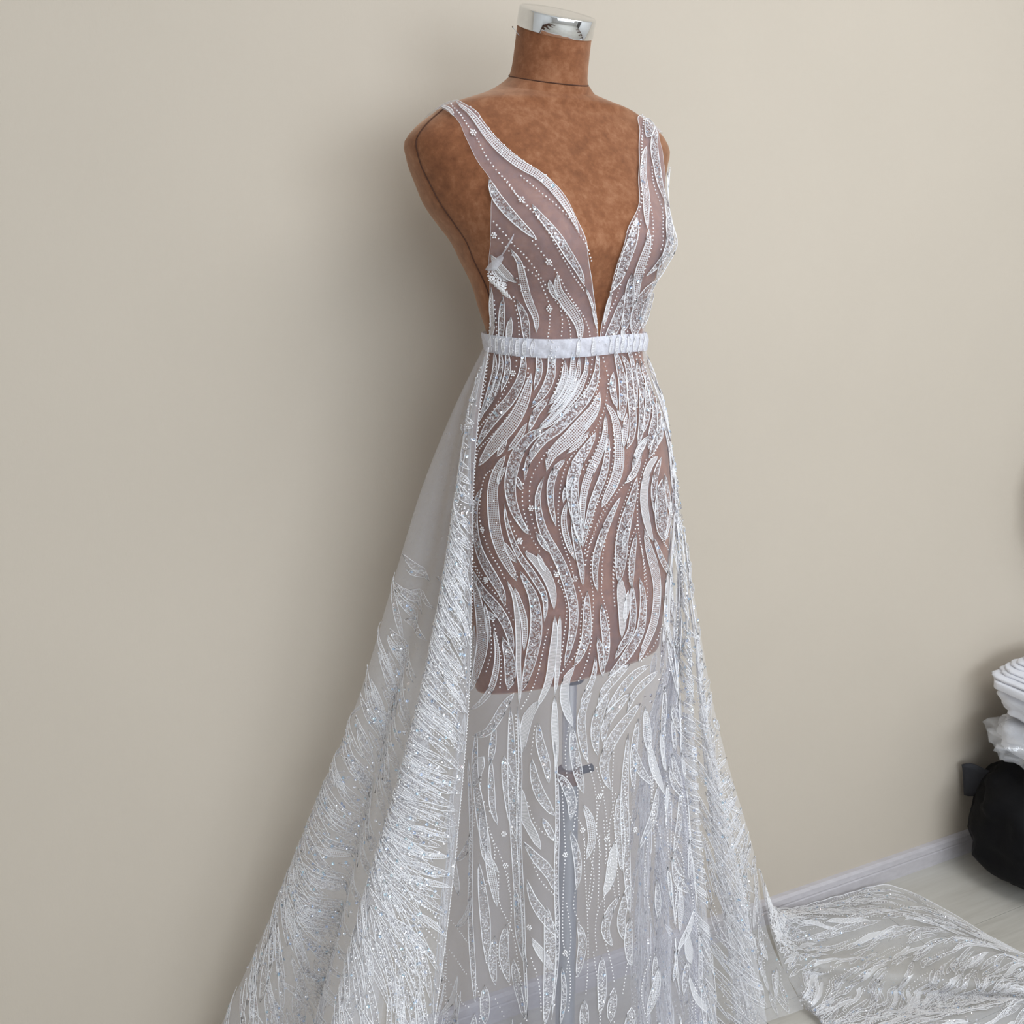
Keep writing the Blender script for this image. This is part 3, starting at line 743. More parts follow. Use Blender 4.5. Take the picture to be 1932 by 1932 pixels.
# fold lines of the overskirt from waist to floor, and rows of the train on the floor
LEFT_RIBS = [
    [(-0.029, 1.300, 1.237), (-0.040, 1.287, 1.172), (-0.049, 1.274, 1.076), (-0.052, 1.256, 0.948), (-0.056, 1.234, 0.803), (-0.068, 1.207, 0.650), (-0.084, 1.169, 0.503), (-0.101, 1.130, 0.379), (-0.145, 1.027, 0.012)],
    [(-0.030, 1.300, 1.237), (-0.045, 1.283, 1.173), (-0.058, 1.266, 1.078), (-0.066, 1.243, 0.952), (-0.077, 1.217, 0.810), (-0.103, 1.186, 0.663), (-0.132, 1.143, 0.522), (-0.158, 1.100, 0.405), (-0.240, 0.970, 0.012)],
    [(-0.031, 1.302, 1.237), (-0.051, 1.288, 1.172), (-0.067, 1.275, 1.076), (-0.087, 1.253, 0.948), (-0.116, 1.227, 0.806), (-0.157, 1.197, 0.656), (-0.201, 1.159, 0.510), (-0.232, 1.120, 0.388), (-0.317, 1.014, 0.012)],
    [(-0.031, 1.318, 1.236), (-0.051, 1.315, 1.168), (-0.067, 1.311, 1.068), (-0.080, 1.299, 0.934), (-0.101, 1.281, 0.782), (-0.128, 1.263, 0.618), (-0.165, 1.241, 0.450), (-0.194, 1.220, 0.302), (-0.246, 1.182, 0.012)],
    [(-0.033, 1.318, 1.236), (-0.056, 1.315, 1.168), (-0.078, 1.311, 1.068), (-0.103, 1.296, 0.935), (-0.139, 1.274, 0.785), (-0.181, 1.253, 0.624), (-0.227, 1.231, 0.458), (-0.270, 1.210, 0.311), (-0.349, 1.171, 0.012)],
    [(-0.033, 1.325, 1.235), (-0.061, 1.327, 1.167), (-0.087, 1.329, 1.064), (-0.119, 1.321, 0.926), (-0.159, 1.309, 0.770), (-0.206, 1.296, 0.599), (-0.248, 1.283, 0.420), (-0.284, 1.270, 0.259), (-0.333, 1.252, 0.012)],
    [(-0.035, 1.325, 1.235), (-0.068, 1.327, 1.167), (-0.101, 1.329, 1.064), (-0.142, 1.321, 0.926), (-0.190, 1.309, 0.770), (-0.247, 1.293, 0.601), (-0.306, 1.271, 0.429), (-0.363, 1.250, 0.276), (-0.452, 1.217, 0.012)],
    [(-0.037, 1.335, 1.234), (-0.071, 1.341, 1.165), (-0.116, 1.348, 1.060), (-0.162, 1.347, 0.918), (-0.212, 1.343, 0.755), (-0.284, 1.336, 0.576), (-0.361, 1.323, 0.391), (-0.437, 1.310, 0.225), (-0.523, 1.295, 0.012)],
    [(-0.034, 1.370, 1.231), (-0.062, 1.383, 1.159), (-0.100, 1.396, 1.050), (-0.134, 1.403, 0.900), (-0.177, 1.407, 0.726), (-0.240, 1.411, 0.532), (-0.307, 1.416, 0.324), (-0.378, 1.420, 0.130), (-0.416, 1.422, 0.012)],
    [(-0.026, 1.420, 1.227), (-0.045, 1.433, 1.152), (-0.066, 1.446, 1.039), (-0.084, 1.459, 0.882), (-0.112, 1.471, 0.698), (-0.150, 1.483, 0.490), (-0.191, 1.491, 0.269), (-0.234, 1.500, 0.061), (-0.244, 1.502, 0.012)]]
RIGHT_RIBS = [
    [(0.177, 1.395, 1.229), (0.203, 1.393, 1.154), (0.217, 1.391, 1.073), (0.223, 1.382, 0.988), (0.217, 1.366, 0.904), (0.204, 1.350, 0.816), (0.184, 1.334, 0.743), (0.173, 1.318, 0.661), (0.170, 1.304, 0.527), (0.172, 1.292, 0.387), (0.175, 1.280, 0.250), (0.179, 1.261, 0.012)],
    [(0.177, 1.395, 1.229), (0.204, 1.389, 1.154), (0.219, 1.383, 1.075), (0.227, 1.372, 0.991), (0.229, 1.356, 0.908), (0.225, 1.340, 0.820), (0.208, 1.312, 0.753), (0.194, 1.284, 0.679), (0.191, 1.264, 0.552), (0.193, 1.252, 0.417), (0.197, 1.240, 0.285), (0.205, 1.218, 0.012)],
    [(0.178, 1.400, 1.229), (0.207, 1.400, 1.153), (0.222, 1.400, 1.071), (0.232, 1.396, 0.985), (0.237, 1.388, 0.897), (0.230, 1.380, 0.804), (0.208, 1.368, 0.727), (0.191, 1.356, 0.641), (0.188, 1.346, 0.500), (0.191, 1.338, 0.353), (0.196, 1.330, 0.207), (0.203, 1.320, 0.012)],
    [(0.178, 1.400, 1.229), (0.205, 1.392, 1.154), (0.220, 1.384, 1.075), (0.229, 1.374, 0.990), (0.235, 1.362, 0.906), (0.235, 1.350, 0.816), (0.230, 1.334, 0.743), (0.226, 1.318, 0.661), (0.224, 1.302, 0.528), (0.228, 1.286, 0.392), (0.234, 1.270, 0.259), (0.244, 1.243, 0.012)],
    [(0.178, 1.400, 1.229), (0.207, 1.404, 1.152), (0.223, 1.408, 1.070), (0.235, 1.408, 0.982), (0.241, 1.404, 0.892), (0.240, 1.400, 0.796), (0.226, 1.392, 0.716), (0.219, 1.384, 0.626), (0.218, 1.378, 0.480), (0.224, 1.374, 0.326), (0.232, 1.370, 0.173), (0.240, 1.366, 0.012)],
    [(0.179, 1.400, 1.229), (0.207, 1.400, 1.153), (0.223, 1.400, 1.071), (0.235, 1.394, 0.985), (0.245, 1.382, 0.899), (0.252, 1.370, 0.808), (0.257, 1.358, 0.732), (0.264, 1.346, 0.646), (0.276, 1.334, 0.508), (0.292, 1.322, 0.365), (0.309, 1.310, 0.225), (0.331, 1.294, 0.012)],
    [(0.179, 1.405, 1.228), (0.210, 1.411, 1.151), (0.226, 1.417, 1.068), (0.240, 1.422, 0.978), (0.253, 1.426, 0.885), (0.262, 1.430, 0.784), (0.262, 1.438, 0.695), (0.263, 1.446, 0.594), (0.273, 1.450, 0.434), (0.287, 1.450, 0.269), (0.300, 1.450, 0.104), (0.307, 1.450, 0.012)],
    [(0.180, 1.405, 1.228), (0.210, 1.411, 1.151), (0.227, 1.417, 1.068), (0.243, 1.422, 0.978), (0.258, 1.426, 0.885), (0.275, 1.430, 0.784), (0.288, 1.426, 0.701), (0.310, 1.422, 0.606), (0.345, 1.416, 0.456), (0.379, 1.408, 0.301), (0.410, 1.400, 0.147), (0.435, 1.394, 0.012)],
    [(0.181, 1.410, 1.228), (0.212, 1.422, 1.150), (0.231, 1.434, 1.065), (0.248, 1.446, 0.972), (0.264, 1.458, 0.874), (0.282, 1.470, 0.768), (0.293, 1.482, 0.675), (0.309, 1.494, 0.569), (0.336, 1.504, 0.400), (0.366, 1.512, 0.223), (0.393, 1.520, 0.044), (0.398, 1.521, 0.012)],
    [(0.181, 1.410, 1.228), (0.213, 1.422, 1.150), (0.231, 1.434, 1.065), (0.249, 1.448, 0.971), (0.270, 1.464, 0.872), (0.294, 1.480, 0.764), (0.318, 1.504, 0.665), (0.351, 1.528, 0.551), (0.410, 1.552, 0.370), (0.456, 1.576, 0.176), (0.534, 1.596, 0.012)]]
TRAIN_ROWS = [
    [(0.434, 1.600, 0.298), (0.594, 1.881, 0.020), (0.710, 1.932, 0.015), (0.827, 1.971, 0.012), (0.916, 1.878, 0.012), (0.967, 1.795, 0.012), (1.028, 1.724, 0.012), (1.114, 1.656, 0.012)],
    [(0.445, 1.600, 0.253), (0.596, 1.853, 0.030), (0.693, 1.877, 0.018), (0.808, 1.888, 0.014), (0.904, 1.823, 0.014), (0.962, 1.760, 0.014), (1.013, 1.695, 0.014), (1.099, 1.612, 0.014)],
    [(0.455, 1.600, 0.210), (0.588, 1.790, 0.055), (0.681, 1.813, 0.045), (0.792, 1.820, 0.040), (0.880, 1.771, 0.030), (0.949, 1.714, 0.030), (1.005, 1.661, 0.020), (1.082, 1.582, 0.016)],
    [(0.465, 1.600, 0.169), (0.593, 1.760, 0.020), (0.677, 1.758, 0.016), (0.779, 1.750, 0.016), (0.861, 1.721, 0.014), (0.939, 1.689, 0.014), (0.998, 1.645, 0.014), (1.078, 1.558, 0.014)],
    [(0.481, 1.600, 0.125), (0.574, 1.667, 0.050), (0.650, 1.652, 0.050), (0.734, 1.638, 0.050), (0.820, 1.630, 0.045), (0.906, 1.625, 0.040), (0.990, 1.613, 0.030), (1.078, 1.542, 0.016)],
    [(0.495, 1.600, 0.084), (0.587, 1.666, 0.016), (0.658, 1.640, 0.014), (0.745, 1.632, 0.014), (0.831, 1.625, 0.014), (0.916, 1.618, 0.014), (0.994, 1.598, 0.014), (1.075, 1.519, 0.014)],
    [(0.517, 1.600, 0.046), (0.578, 1.604, 0.020), (0.651, 1.589, 0.016), (0.745, 1.582, 0.016), (0.826, 1.572, 0.030), (0.914, 1.580, 0.040), (0.984, 1.567, 0.040), (1.064, 1.486, 0.016)],
    [(0.535, 1.600, 0.012), (0.580, 1.548, 0.020), (0.645, 1.520, 0.030), (0.732, 1.510, 0.055), (0.821, 1.527, 0.060), (0.918, 1.553, 0.055), (0.985, 1.535, 0.050), (1.056, 1.457, 0.016)],
    [(0.557, 1.600, 0.012), (0.570, 1.483, 0.014), (0.647, 1.471, 0.014), (0.740, 1.476, 0.020), (0.830, 1.494, 0.020), (0.918, 1.506, 0.020), (0.982, 1.488, 0.020), (1.039, 1.413, 0.014)]]
# ------------------------------------------------------------------ the room
def structure(name, VF, m, smooth=False, uvs=None):
    o = link(name, VF[0], VF[1], m, smooth=smooth)
    return tag(o, kind='structure')
structure('wall_back', room_box(ROOM_S0 - .1, ROOM_S1 + .1, WALL_D, WALL_D + .12, -.05, ROOM_H), MAT['wall'])
structure('wall_left', room_box(ROOM_S0 - .12, ROOM_S0, ROOM_N0, WALL_D, -.05, ROOM_H), MAT['white_paint'])
structure('wall_right', room_box(ROOM_S1, ROOM_S1 + .12, ROOM_N0, WALL_D, -.05, ROOM_H), MAT['white_paint'])
w0, w1, wz0, wz1 = WIN
n0 = ROOM_N0
structure('wall_front', join_vf([room_box(ROOM_S0 - .1, w0, n0 - .15, n0, -.05, ROOM_H), room_box(w1, ROOM_S1 + .1, n0 - .15, n0, -.05, ROOM_H),
                                 room_box(w0, w1, n0 - .15, n0, -.05, wz0), room_box(w0, w1, n0 - .15, n0, wz1, ROOM_H)]), MAT['far_wall'])
structure('ceiling', room_box(ROOM_S0 - .1, ROOM_S1 + .1, n0 - .1, WALL_D + .1, ROOM_H, ROOM_H + .1), MAT['white_paint'])
structure('reflection_panel_1', room_box(ROOM_S1 - .04, ROOM_S1, -1.9, -.9, .0, 2.05), MAT['reflection_panel'])  # unseen dark panel, added to give the chrome cap something dark to reflect
win = structure('window_1', join_vf([room_box(w0, w0 + .06, n0 - .1, n0 - .03, wz0, wz1), room_box(w1 - .06, w1, n0 - .1, n0 - .03, wz0, wz1),
                                     room_box(w0 + .06, w1 - .06, n0 - .1, n0 - .03, wz0, wz0 + .06), room_box(w0 + .06, w1 - .06, n0 - .1, n0 - .03, wz1 - .06, wz1),
                                     room_box((w0+w1)/2 - .04, (w0+w1)/2 + .04, n0 - .1, n0 - .03, wz0 + .06, wz1 - .06)]), MAT['white_paint'])
floor = structure('floor', room_box(ROOM_S0 - .1, ROOM_S1 + .1, n0 - .1, WALL_D + .1, -.06, -.008), MAT['seam'])
# laminate boards, each its own piece, laid along the back wall
pv, pf = box_vf(-.64, .64, -.0965, .0965, -.008, 0)
plank_mesh = None
rng = random.Random(4)
row = 0; n = WALL_D - .012 - .0965
while n > n0:
    s = ROOM_S0 + .64 - (row * .43) % 1.28
    while s < ROOM_S1 + .6:
        near = (n > -1.0 and -1.0 < s < 2.9)
        if near:
            if plank_mesh is None:
                pl = link('plank', pv, pf, MAT['floor'], smooth=False); plank_mesh = pl.data
            else:
                pl = bpy.data.objects.new('plank', plank_mesh); COL.objects.link(pl)
            p = room(s, n); pl.location = p; pl.rotation_euler = (0, 0, WA); pl.parent = floor
        s += 1.2815
    n -= .194; row += 1
far = structure('trim_1', room_box(ROOM_S0, ROOM_S1, n0, -1.05, -.008, -.0005), MAT['floor'])
# skirting board with a rounded top and a shallow cable groove
def skirting(name, s0, s1, n_wall):
    prof = [(0, 0), (-.014, 0), (-.014, .030), (-.0125, .032), (-.0125, .034), (-.014, .036), (-.0125, .047), (-.008, .052), (0, .0535)]
    V, F = [], []
    for s in (s0, s1):
        V += [tuple(room(s, n_wall + a, b)) for a, b in prof]
    k = len(prof)
    F = [(i, i + 1, k + i + 1, k + i) for i in range(k - 1)] + [tuple(range(k))[::-1], tuple(range(k, 2 * k))]
    return structure(name, (V, F), MAT['skirting'])
skirting('baseboard_back', ROOM_S0, ROOM_S1, WALL_D)

# ------------------------------------------------------------------ the dress form
BG = make_body_grid()
AX = (.083, 1.3615)
form = empty('dress_form', (AX[0], AX[1], 0))
tag(form, 'brown velvet tailoring bust with chrome neck cap on a grey metal pole', 'dress form')
F3 = np.array([FWD[0], FWD[1], 0]); L3 = np.array([LFT[0], LFT[1], 0]); Z3 = np.array([0, 0, 1.])
NECK0 = np.array([.0466, 1.3877, 1.5630])
def neck_ring(c, r_side, r_front, tilt, n=64):
    a = np.linspace(0, 2 * math.pi, n, endpoint=False)
    f = F3 * math.cos(tilt) - Z3 * math.sin(tilt)
    return c + np.outer(np.cos(a) * r_front, f) + np.outer(np.sin(a) * r_side, L3)
# torso: body rings, closed below by a slightly domed hem, above by the tilted neck seam
ph = np.linspace(0, 2 * math.pi, 96, endpoint=False)
zs = np.concatenate([np.linspace(Z_HEM, 1.50, 92), np.linspace(1.503, Z_TOP - .008, 26)])
def hem_tilt(P):
    """the lower rim is cut a little higher towards the wearer's left front"""
    d = P[..., :2] - np.array([.08, 1.36])
    k = np.clip((.90 - P[..., 2]) / (.90 - Z_HEM), 0, 1)
    Q = P.copy(); Q[..., 2] += k * (.30 * (d @ FWD) + .075 * (d @ LFT) + .009); return Q
def neck_tilt(P):
    k = np.clip((P[..., 2] - 1.525) / (Z_TOP - .008 - 1.525), 0, 1) ** 2
    Q = P.copy(); Q[..., 2] -= k * math.tan(math.radians(12)) * ((P[..., :2] - NECK0[:2]) @ FWD) + .0028 * k; return Q
rings = [neck_tilt(hem_tilt(body_pt(ph, np.full(96, z)))) for z in zs]
a96 = np.linspace(0, 2 * math.pi, 96, endpoint=False)
rings.append(neck_ring(NECK0 + Z3 * -.002, .0535, .0500, math.radians(12), 96))
rings.append(neck_ring(NECK0 + Z3 * .0005, .0508, .0470, math.radians(13), 96))
c_hem = rings[0].mean(0)
rim = [c_hem + (rings[0] - c_hem) * k + Z3 * dz for k, dz in ((.45, .014), (.9, .010), (.985, -.004))]
allr = [np.repeat((c_hem + Z3 * .016)[None], 96, 0)] + rim + rings
V = np.concatenate(allr); nr = len(allr)
Fq = [(i*96 + k, i*96 + (k+1) % 96, (i+1)*96 + (k+1) % 96, (i+1)*96 + k) for i in range(nr - 1) for k in range(96)]
torso = put(link('torso', V, Fq, MAT['velvet']), form)
def on_body(pts, off, n):
    q = curve_through(np.array(pts) * [1, 700], n) / [1, 700]
    return BG.at(q[:, 0], q[:, 1]) + BG.normal(q[:, 0], q[:, 1]) * off
# side seams over the arm plates
seam_pts = [(-86, 1.5185), (-84.6, 1.495), (-85.0, 1.455), (-81.5, 1.405), (-81.8, 1.345), (-80, 1.26)]
for sg in (-1, 1):
    v, f = tube_vf(on_body([(a if sg < 0 else -a, z) for a, z in seam_pts], .0004, 90), .0008, 5)
    put(link('side_seam', v, f, MAT['seam']), form)
# neck, seam ring, chrome cap
nk = []
for t in np.linspace(0, 1, 14):
    flare = .0030 * math.exp(-t * 7)
    nk.append(neck_ring(NECK0 + Z3 * (.056 * t) + F3 * (.013 * t - .0006), .0478 + flare - .0006 * t, .0470 + flare - .0006 * t, math.radians(13 + 8 * t)))
V = np.concatenate(nk)
Fq = [(i*64 + k, i*64 + (k+1) % 64, (i+1)*64 + (k+1) % 64, (i+1)*64 + k) for i in range(13) for k in range(64)]
neck = put(link('neck', V, Fq, MAT['velvet']), form)
v, f = tube_vf(neck_ring(NECK0 + Z3 * .0006 - F3 * .0006, .0509, .0500, math.radians(13), 72), .0007, 5, closed=True)
put(link('neck_seam', v, f, MAT['seam']), form)
tl = math.radians(21)
up = Z3 * math.cos(tl) + F3 * math.sin(tl)
NT = NECK0 + Z3 * .056 + F3 * .0124
prof = [(.0, -.001), (.0472, -.001), (.0484, 0), (.0484, .0198), (.0480, .0210), (.0470, .0216), (.03, .0218), (0, .0218)]
cp = [neck_ring(NT + up * h, max(r, 1e-5), max(r * .985, 1e-5), tl, 72) for r, h in prof]
V = np.concatenate(cp)
Fq = [(i*72 + k, i*72 + (k+1) % 72, (i+1)*72 + (k+1) % 72, (i+1)*72 + k) for i in range(len(prof) - 1) for k in range(72)]
cap = put(link('neck_cap', V, Fq, MAT['chrome']), form)
m = cap.modifiers.new('edges', 'EDGE_SPLIT'); m.split_angle = math.radians(50)
# stand: socket under the hem, thin inner pole, clamp collar, wider lower tube, round base
def part(name, VF, m, parent=form, smooth=True):
    o = put(link(name, VF[0], VF[1], MAT[m], smooth=smooth), parent)
    e = o.modifiers.new('edges', 'EDGE_SPLIT'); e.split_angle = math.radians(40)
    return o
part('socket', lathe_vf([(.019, .760), (.021, .763), (.021, .83)], 40, AX), 'black_plastic')
part('inner_pole', lathe_vf([(.0105, .60), (.0105, .76)], 32, AX), 'silver')
part('clamp_collar', lathe_vf([(.0165, .600), (.0178, .602), (.0178, .618), (.0160, .621), (.012, .621)], 36, AX), 'brown_sleeve')
part('lower_tube', lathe_vf([(.0152, .02), (.0152, .598), (.0165, .599), (.0165, .606)], 36, AX), 'grey_metal')
kn = tube_vf([(AX[0] + .014, AX[1] + .01, .611), (AX[0] + .036, AX[1] + .022, .611)], .006, 10)
part('clamp_knob', kn, 'black_plastic')
part('base_plate', lathe_vf([(.165, .0), (.17, .003), (.17, .011), (.165, .014), (.03, .020), (.02, .03)], 64, AX), 'grey_metal')

# dressmaker's pin in the neck
d0 = NECK0 + Z3 * .046 + F3 * .012 - L3 * .0455 - F3 * .006
d1 = d0 + np.array([-.0095, -.004, .0105])
v, f = tube_vf([d0, d1], .00035, 6)
pin = link('pin', v, f, MAT['grey_metal'])
tag(pin, 'fine steel dressmaking pin stuck in the brown velvet neck', 'pin')
vs = [d1 + .0011 * np.array(p) for p in ((1, 0, 0), (-1, 0, 0), (0, 1, 0), (0, -1, 0), (0, 0, 1), (0, 0, -1))]
o = link('pin_head', vs, [(0, 2, 4), (2, 1, 4), (1, 3, 4), (3, 0, 4), (2, 0, 5), (1, 2, 5), (3, 1, 5), (0, 3, 5)], MAT['seam'])
o.parent = pin

# ------------------------------------------------------------------ the gown
gown = empty('wedding_gown', (AX[0], AX[1], 0))
tag(gown, 'sheer white beaded lace bridal gown with plunging neckline and long train', 'wedding gown')
SK = make_skirt_grid()
BB = make_body_grid(.003)

ICO_V = None
def ico():
    global ICO_V
    g = (1 + 5 ** .5) / 2
    V = np.array([(-1, g, 0), (1, g, 0), (-1, -g, 0), (1, -g, 0), (0, -1, g), (0, 1, g), (0, -1, -g), (0, 1, -g), (g, 0, -1), (g, 0, 1), (-g, 0, -1), (-g, 0, 1)])
    F = np.array([(0, 11, 5), (0, 5, 1), (0, 1, 7), (0, 7, 10), (0, 10, 11), (1, 5, 9), (5, 11, 4), (11, 10, 2), (10, 7, 6), (7, 1, 8),
                  (3, 9, 4), (3, 4, 2), (3, 2, 6), (3, 6, 8), (3, 8, 9), (4, 9, 5), (2, 4, 11), (6, 2, 10), (8, 6, 7), (9, 8, 1)])
    return V / np.linalg.norm(V[0]), F
ICO = ico()
NR = np.random.RandomState(7)

class Trim:
    """Collects the lace of one panel: leaf objects, beads, sequins."""
    def __init__(self, surf, parent, off=.0012):
        self.s, self.parent, self.off = surf, parent, off
        self.leaves, self.beads, self.seq = [], [], []
        self.k = 0
    def leaf(self, kind, w, peak, uv, n=None, cord=True, beads=True, sharp=.8, cr=.00075):
        s = self.s
        uv = np.asarray(uv, float)
        L = np.linalg.norm(np.diff(s.at(uv[:, 0], uv[:, 1]), axis=0), axis=1).sum()
        n = n or int(np.clip(L / .008, 7, 20))
        sc = np.array([1., (s.u1 - s.u0) / (s.v1 - s.v0)])
        q = curve_through(uv * sc, n) / sc
        P = s.at(q[:, 0], q[:, 1]); N = s.normal(q[:, 0], q[:, 1])
        if (N * (CAM - P)).sum() < 0: N = -N
        T = np.gradient(P, axis=0); T /= np.maximum(np.linalg.norm(T, axis=1, keepdims=True), 1e-9)
        B = np.cross(N, T); B /= np.maximum(np.linalg.norm(B, axis=1, keepdims=True), 1e-9)
        t = np.linspace(0, 1, n)
        tp = np.where(t < peak, .5 * t / peak, .5 + .5 * (t - peak) / (1 - peak))
        hw = w / 2 * np.clip(np.sin(math.pi * tp), 0, 1) ** sharp
        hw[0] = hw[-1] = w * .012
        self.k += 1
        o = self.off + (self.k % 7) * .00016
        C = P + N * o
        A1, A2 = C + B * hw[:, None], C - B * hw[:, None]
        dl = np.r_[0, np.cumsum(np.linalg.norm(np.diff(P, axis=0), axis=1))]
        V = np.stack([A1, C + N * .0003, A2], 1).reshape(-1, 3)
        uvm = np.stack([np.stack([dl, hw], -1), np.stack([dl, 0 * hw], -1), np.stack([dl, -hw], -1)], 1).reshape(-1, 2)
        i = np.arange(n - 1)[:, None] * 3 + np.arange(2)[None, :]
        F = np.stack([i, i + 1, i + 4, i + 3], -1).reshape(-1, 4)
        mi = np.zeros(len(F), np.int32)
        if cord:
            loop = np.concatenate([A1, A2[::-1][1:-1]]) + np.concatenate([N, N[::-1][1:-1]]) * .0003
            cv, cf = tube_vf(loop, cr, 3, closed=True)
            F = np.concatenate([F, cf + len(V)]); mi = np.r_[mi, np.ones(len(cf), np.int32)]
            V = np.concatenate([V, cv]); uvm = np.concatenate([uvm, np.zeros((len(cv), 2))])
        size = L * w
        self.leaves.append((size, kind, V, F, mi, uvm))
        if kind == 's' and beads:
            area = L * w * .6
            for _ in range(int(area / .000045)):
                k = NR.randint(1, n - 1); x = NR.uniform(-.7, .7)
                self.beads.append((C[k] + (C[min(k+1, n-1)] - C[k]) * NR.rand() + B[k] * hw[k] * x + N[k] * .0006, .00085))
            for _ in range(NR.poisson(area / .00021)):
                k = NR.randint(1, n - 1); x = NR.uniform(-.75, .75)
                self.sequin(C[k] + B[k] * hw[k] * x, N[k])
        elif kind == 'g' and beads:
            for _ in range(int(L * w / .00030)):
                k = NR.randint(1, n - 1); x = NR.uniform(-.6, .6)
                self.beads.append((C[k] + B[k] * hw[k] * x + N[k] * .0005, .0012))
            for _ in range(NR.poisson(L * w / .00060)):
                k = NR.randint(1, n - 1); x = NR.uniform(-.75, .75)
                self.sequin(C[k] + B[k] * hw[k] * x, N[k])
    def sequin(self, P, N, r=.0019):
        t = N + NR.normal(0, .28, 3); t /= np.linalg.norm(t)
        self.seq.append((P + N * .0012, t, r))
    def string(self, uv, gap=.0047, r=.00115):
        s = self.s; uv = np.asarray(uv, float)
        sc = np.array([1., (s.u1 - s.u0) / (s.v1 - s.v0)])
        L = np.linalg.norm(np.diff(s.at(uv[:, 0], uv[:, 1]), axis=0), axis=1).sum()
        q = curve_through(uv * sc, max(2, int(L / gap))) / sc
        P = s.at(q[:, 0], q[:, 1]); N = s.normal(q[:, 0], q[:, 1])
        if (N * (CAM - P)).sum() < 0: N = -N
        for p, nn in zip(P, N):
            self.beads.append((p + nn * (self.off + r * .6), r * NR.uniform(.88, 1.1)))
    def flower(self, uv):
        s = self.s; P = s.at(uv[:, 0], uv[:, 1])[0]; N = s.normal(uv[:, 0], uv[:, 1])[0]
        if N @ (CAM - P) < 0: N = -N
        a = np.cross(N, Z3); a /= max(np.linalg.norm(a), 1e-6); b = np.cross(N, a)
        for k in range(7):
            d = 0 if k == 6 else .0029
            c, sn = math.cos(k * 1.047), math.sin(k * 1.047)
            self.beads.append((P + N * (self.off + .001) + (a * c + b * sn) * d, .0013))
    def table(self, txt):
        for ln in txt.strip().splitlines():
            k, w, pk, *pts = ln.split()
            uv = np.array([[float(c) for c in p.split(',')] for p in pts]); uv[:, 1] /= 1000
            if k == 'b': self.string(uv)
            elif k == 'f': self.flower(uv)
            else: self.leaf(k.lower(), float(w) / 1080, float(pk), uv, cord=k.islower(), sharp=.58)
    def finish(self, sheer=False):
        fill = dict(s=MAT['sequin_fill_sheer' if sheer else 'sequin_fill'], g=MAT['grid'], w=MAT['satin'])
        self.leaves.sort(key=lambda q: -q[0])
        for size, kind, V, F, mi, uvm in self.leaves[:290]:
            put_child(link('lace_leaf', V, F, [fill[kind], MAT['cord']], uvs=uvm, midx=mi), self.parent)
        rest = self.leaves[290:]
        if rest:
            off = 0; Vs, Fs, ms, us = [], [], [], []
            order = ['s', 'g', 'w']
            for size, kind, V, F, mi, uvm in rest:
                Vs.append(V); Fs.append(F + off); off += len(V); us.append(uvm)
                ms.append(np.where(mi == 1, 3, order.index(kind)))
            o = link('small_lace_leaves', np.concatenate(Vs), np.concatenate(Fs), [fill[k] for k in order] + [MAT['cord']], uvs=np.concatenate(us), midx=np.concatenate(ms))
            put_child(o, self.parent); o['kind'] = 'stuff'
        if self.beads:
            c = np.array([b[0] for b in self.beads]); r = np.array([b[1] for b in self.beads])
            v, f = ICO
            V = (c[:, None] + r[:, None, None] * v[None]).reshape(-1, 3)
            F = (f[None] + 12 * np.arange(len(c))[:, None, None]).reshape(-1, 3)
            o = link('beading', V, F, MAT['bead']); put_child(o, self.parent); o['kind'] = 'stuff'
        if self.seq:
            m = len(self.seq); k = 8
            c = np.array([b[0] for b in self.seq]); N = np.array([b[1] for b in self.seq]); r = np.array([b[2] for b in self.seq])
            ref = np.where(np.abs(N[:, 2:3]) > .9, np.array([[1., 0, 0]]), np.array([[0, 0, 1.]]))
            A = np.cross(N, ref); A /= np.linalg.norm(A, axis=1, keepdims=True); B = np.cross(N, A)
            an = 2 * math.pi * np.arange(k) / k
            ring = A[:, None] * np.cos(an)[None, :, None] + B[:, None] * np.sin(an)[None, :, None]
            outer = c[:, None] + ring * r[:, None, None]
            inner = c[:, None] + ring * (r * .3)[:, None, None] - N[:, None] * (r * .22)[:, None, None]
            V = np.concatenate([outer, inner], 1).reshape(-1, 3)
            j = np.arange(k); F0 = np.stack([j, (j + 1) % k, k + (j + 1) % k, k + j], -1)
            F = (F0[None] + 2 * k * np.arange(m)[:, None, None]).reshape(-1, 4)
            o = link('sequins', V, F, MAT['sequin'], smooth=False)
            at = o.data.attributes.new('tint', 'FLOAT', 'POINT')
            at.data.foreach_set('value', np.repeat(NR.rand(m), 2 * k).astype(np.float32))
            put_child(o, self.parent); o['kind'] = 'stuff'
def put_child(o, parent):
    o.parent = parent          # the panels' own matrices are identities, so no inverse is needed
    return o
def gown_part(name, V, F, m, uvs=None):
    o = link(name, V, F, MAT[m])
    o.parent = gown
    o.matrix_parent_inverse = Matrix.Translation(-Vector(gown.location))
    return o

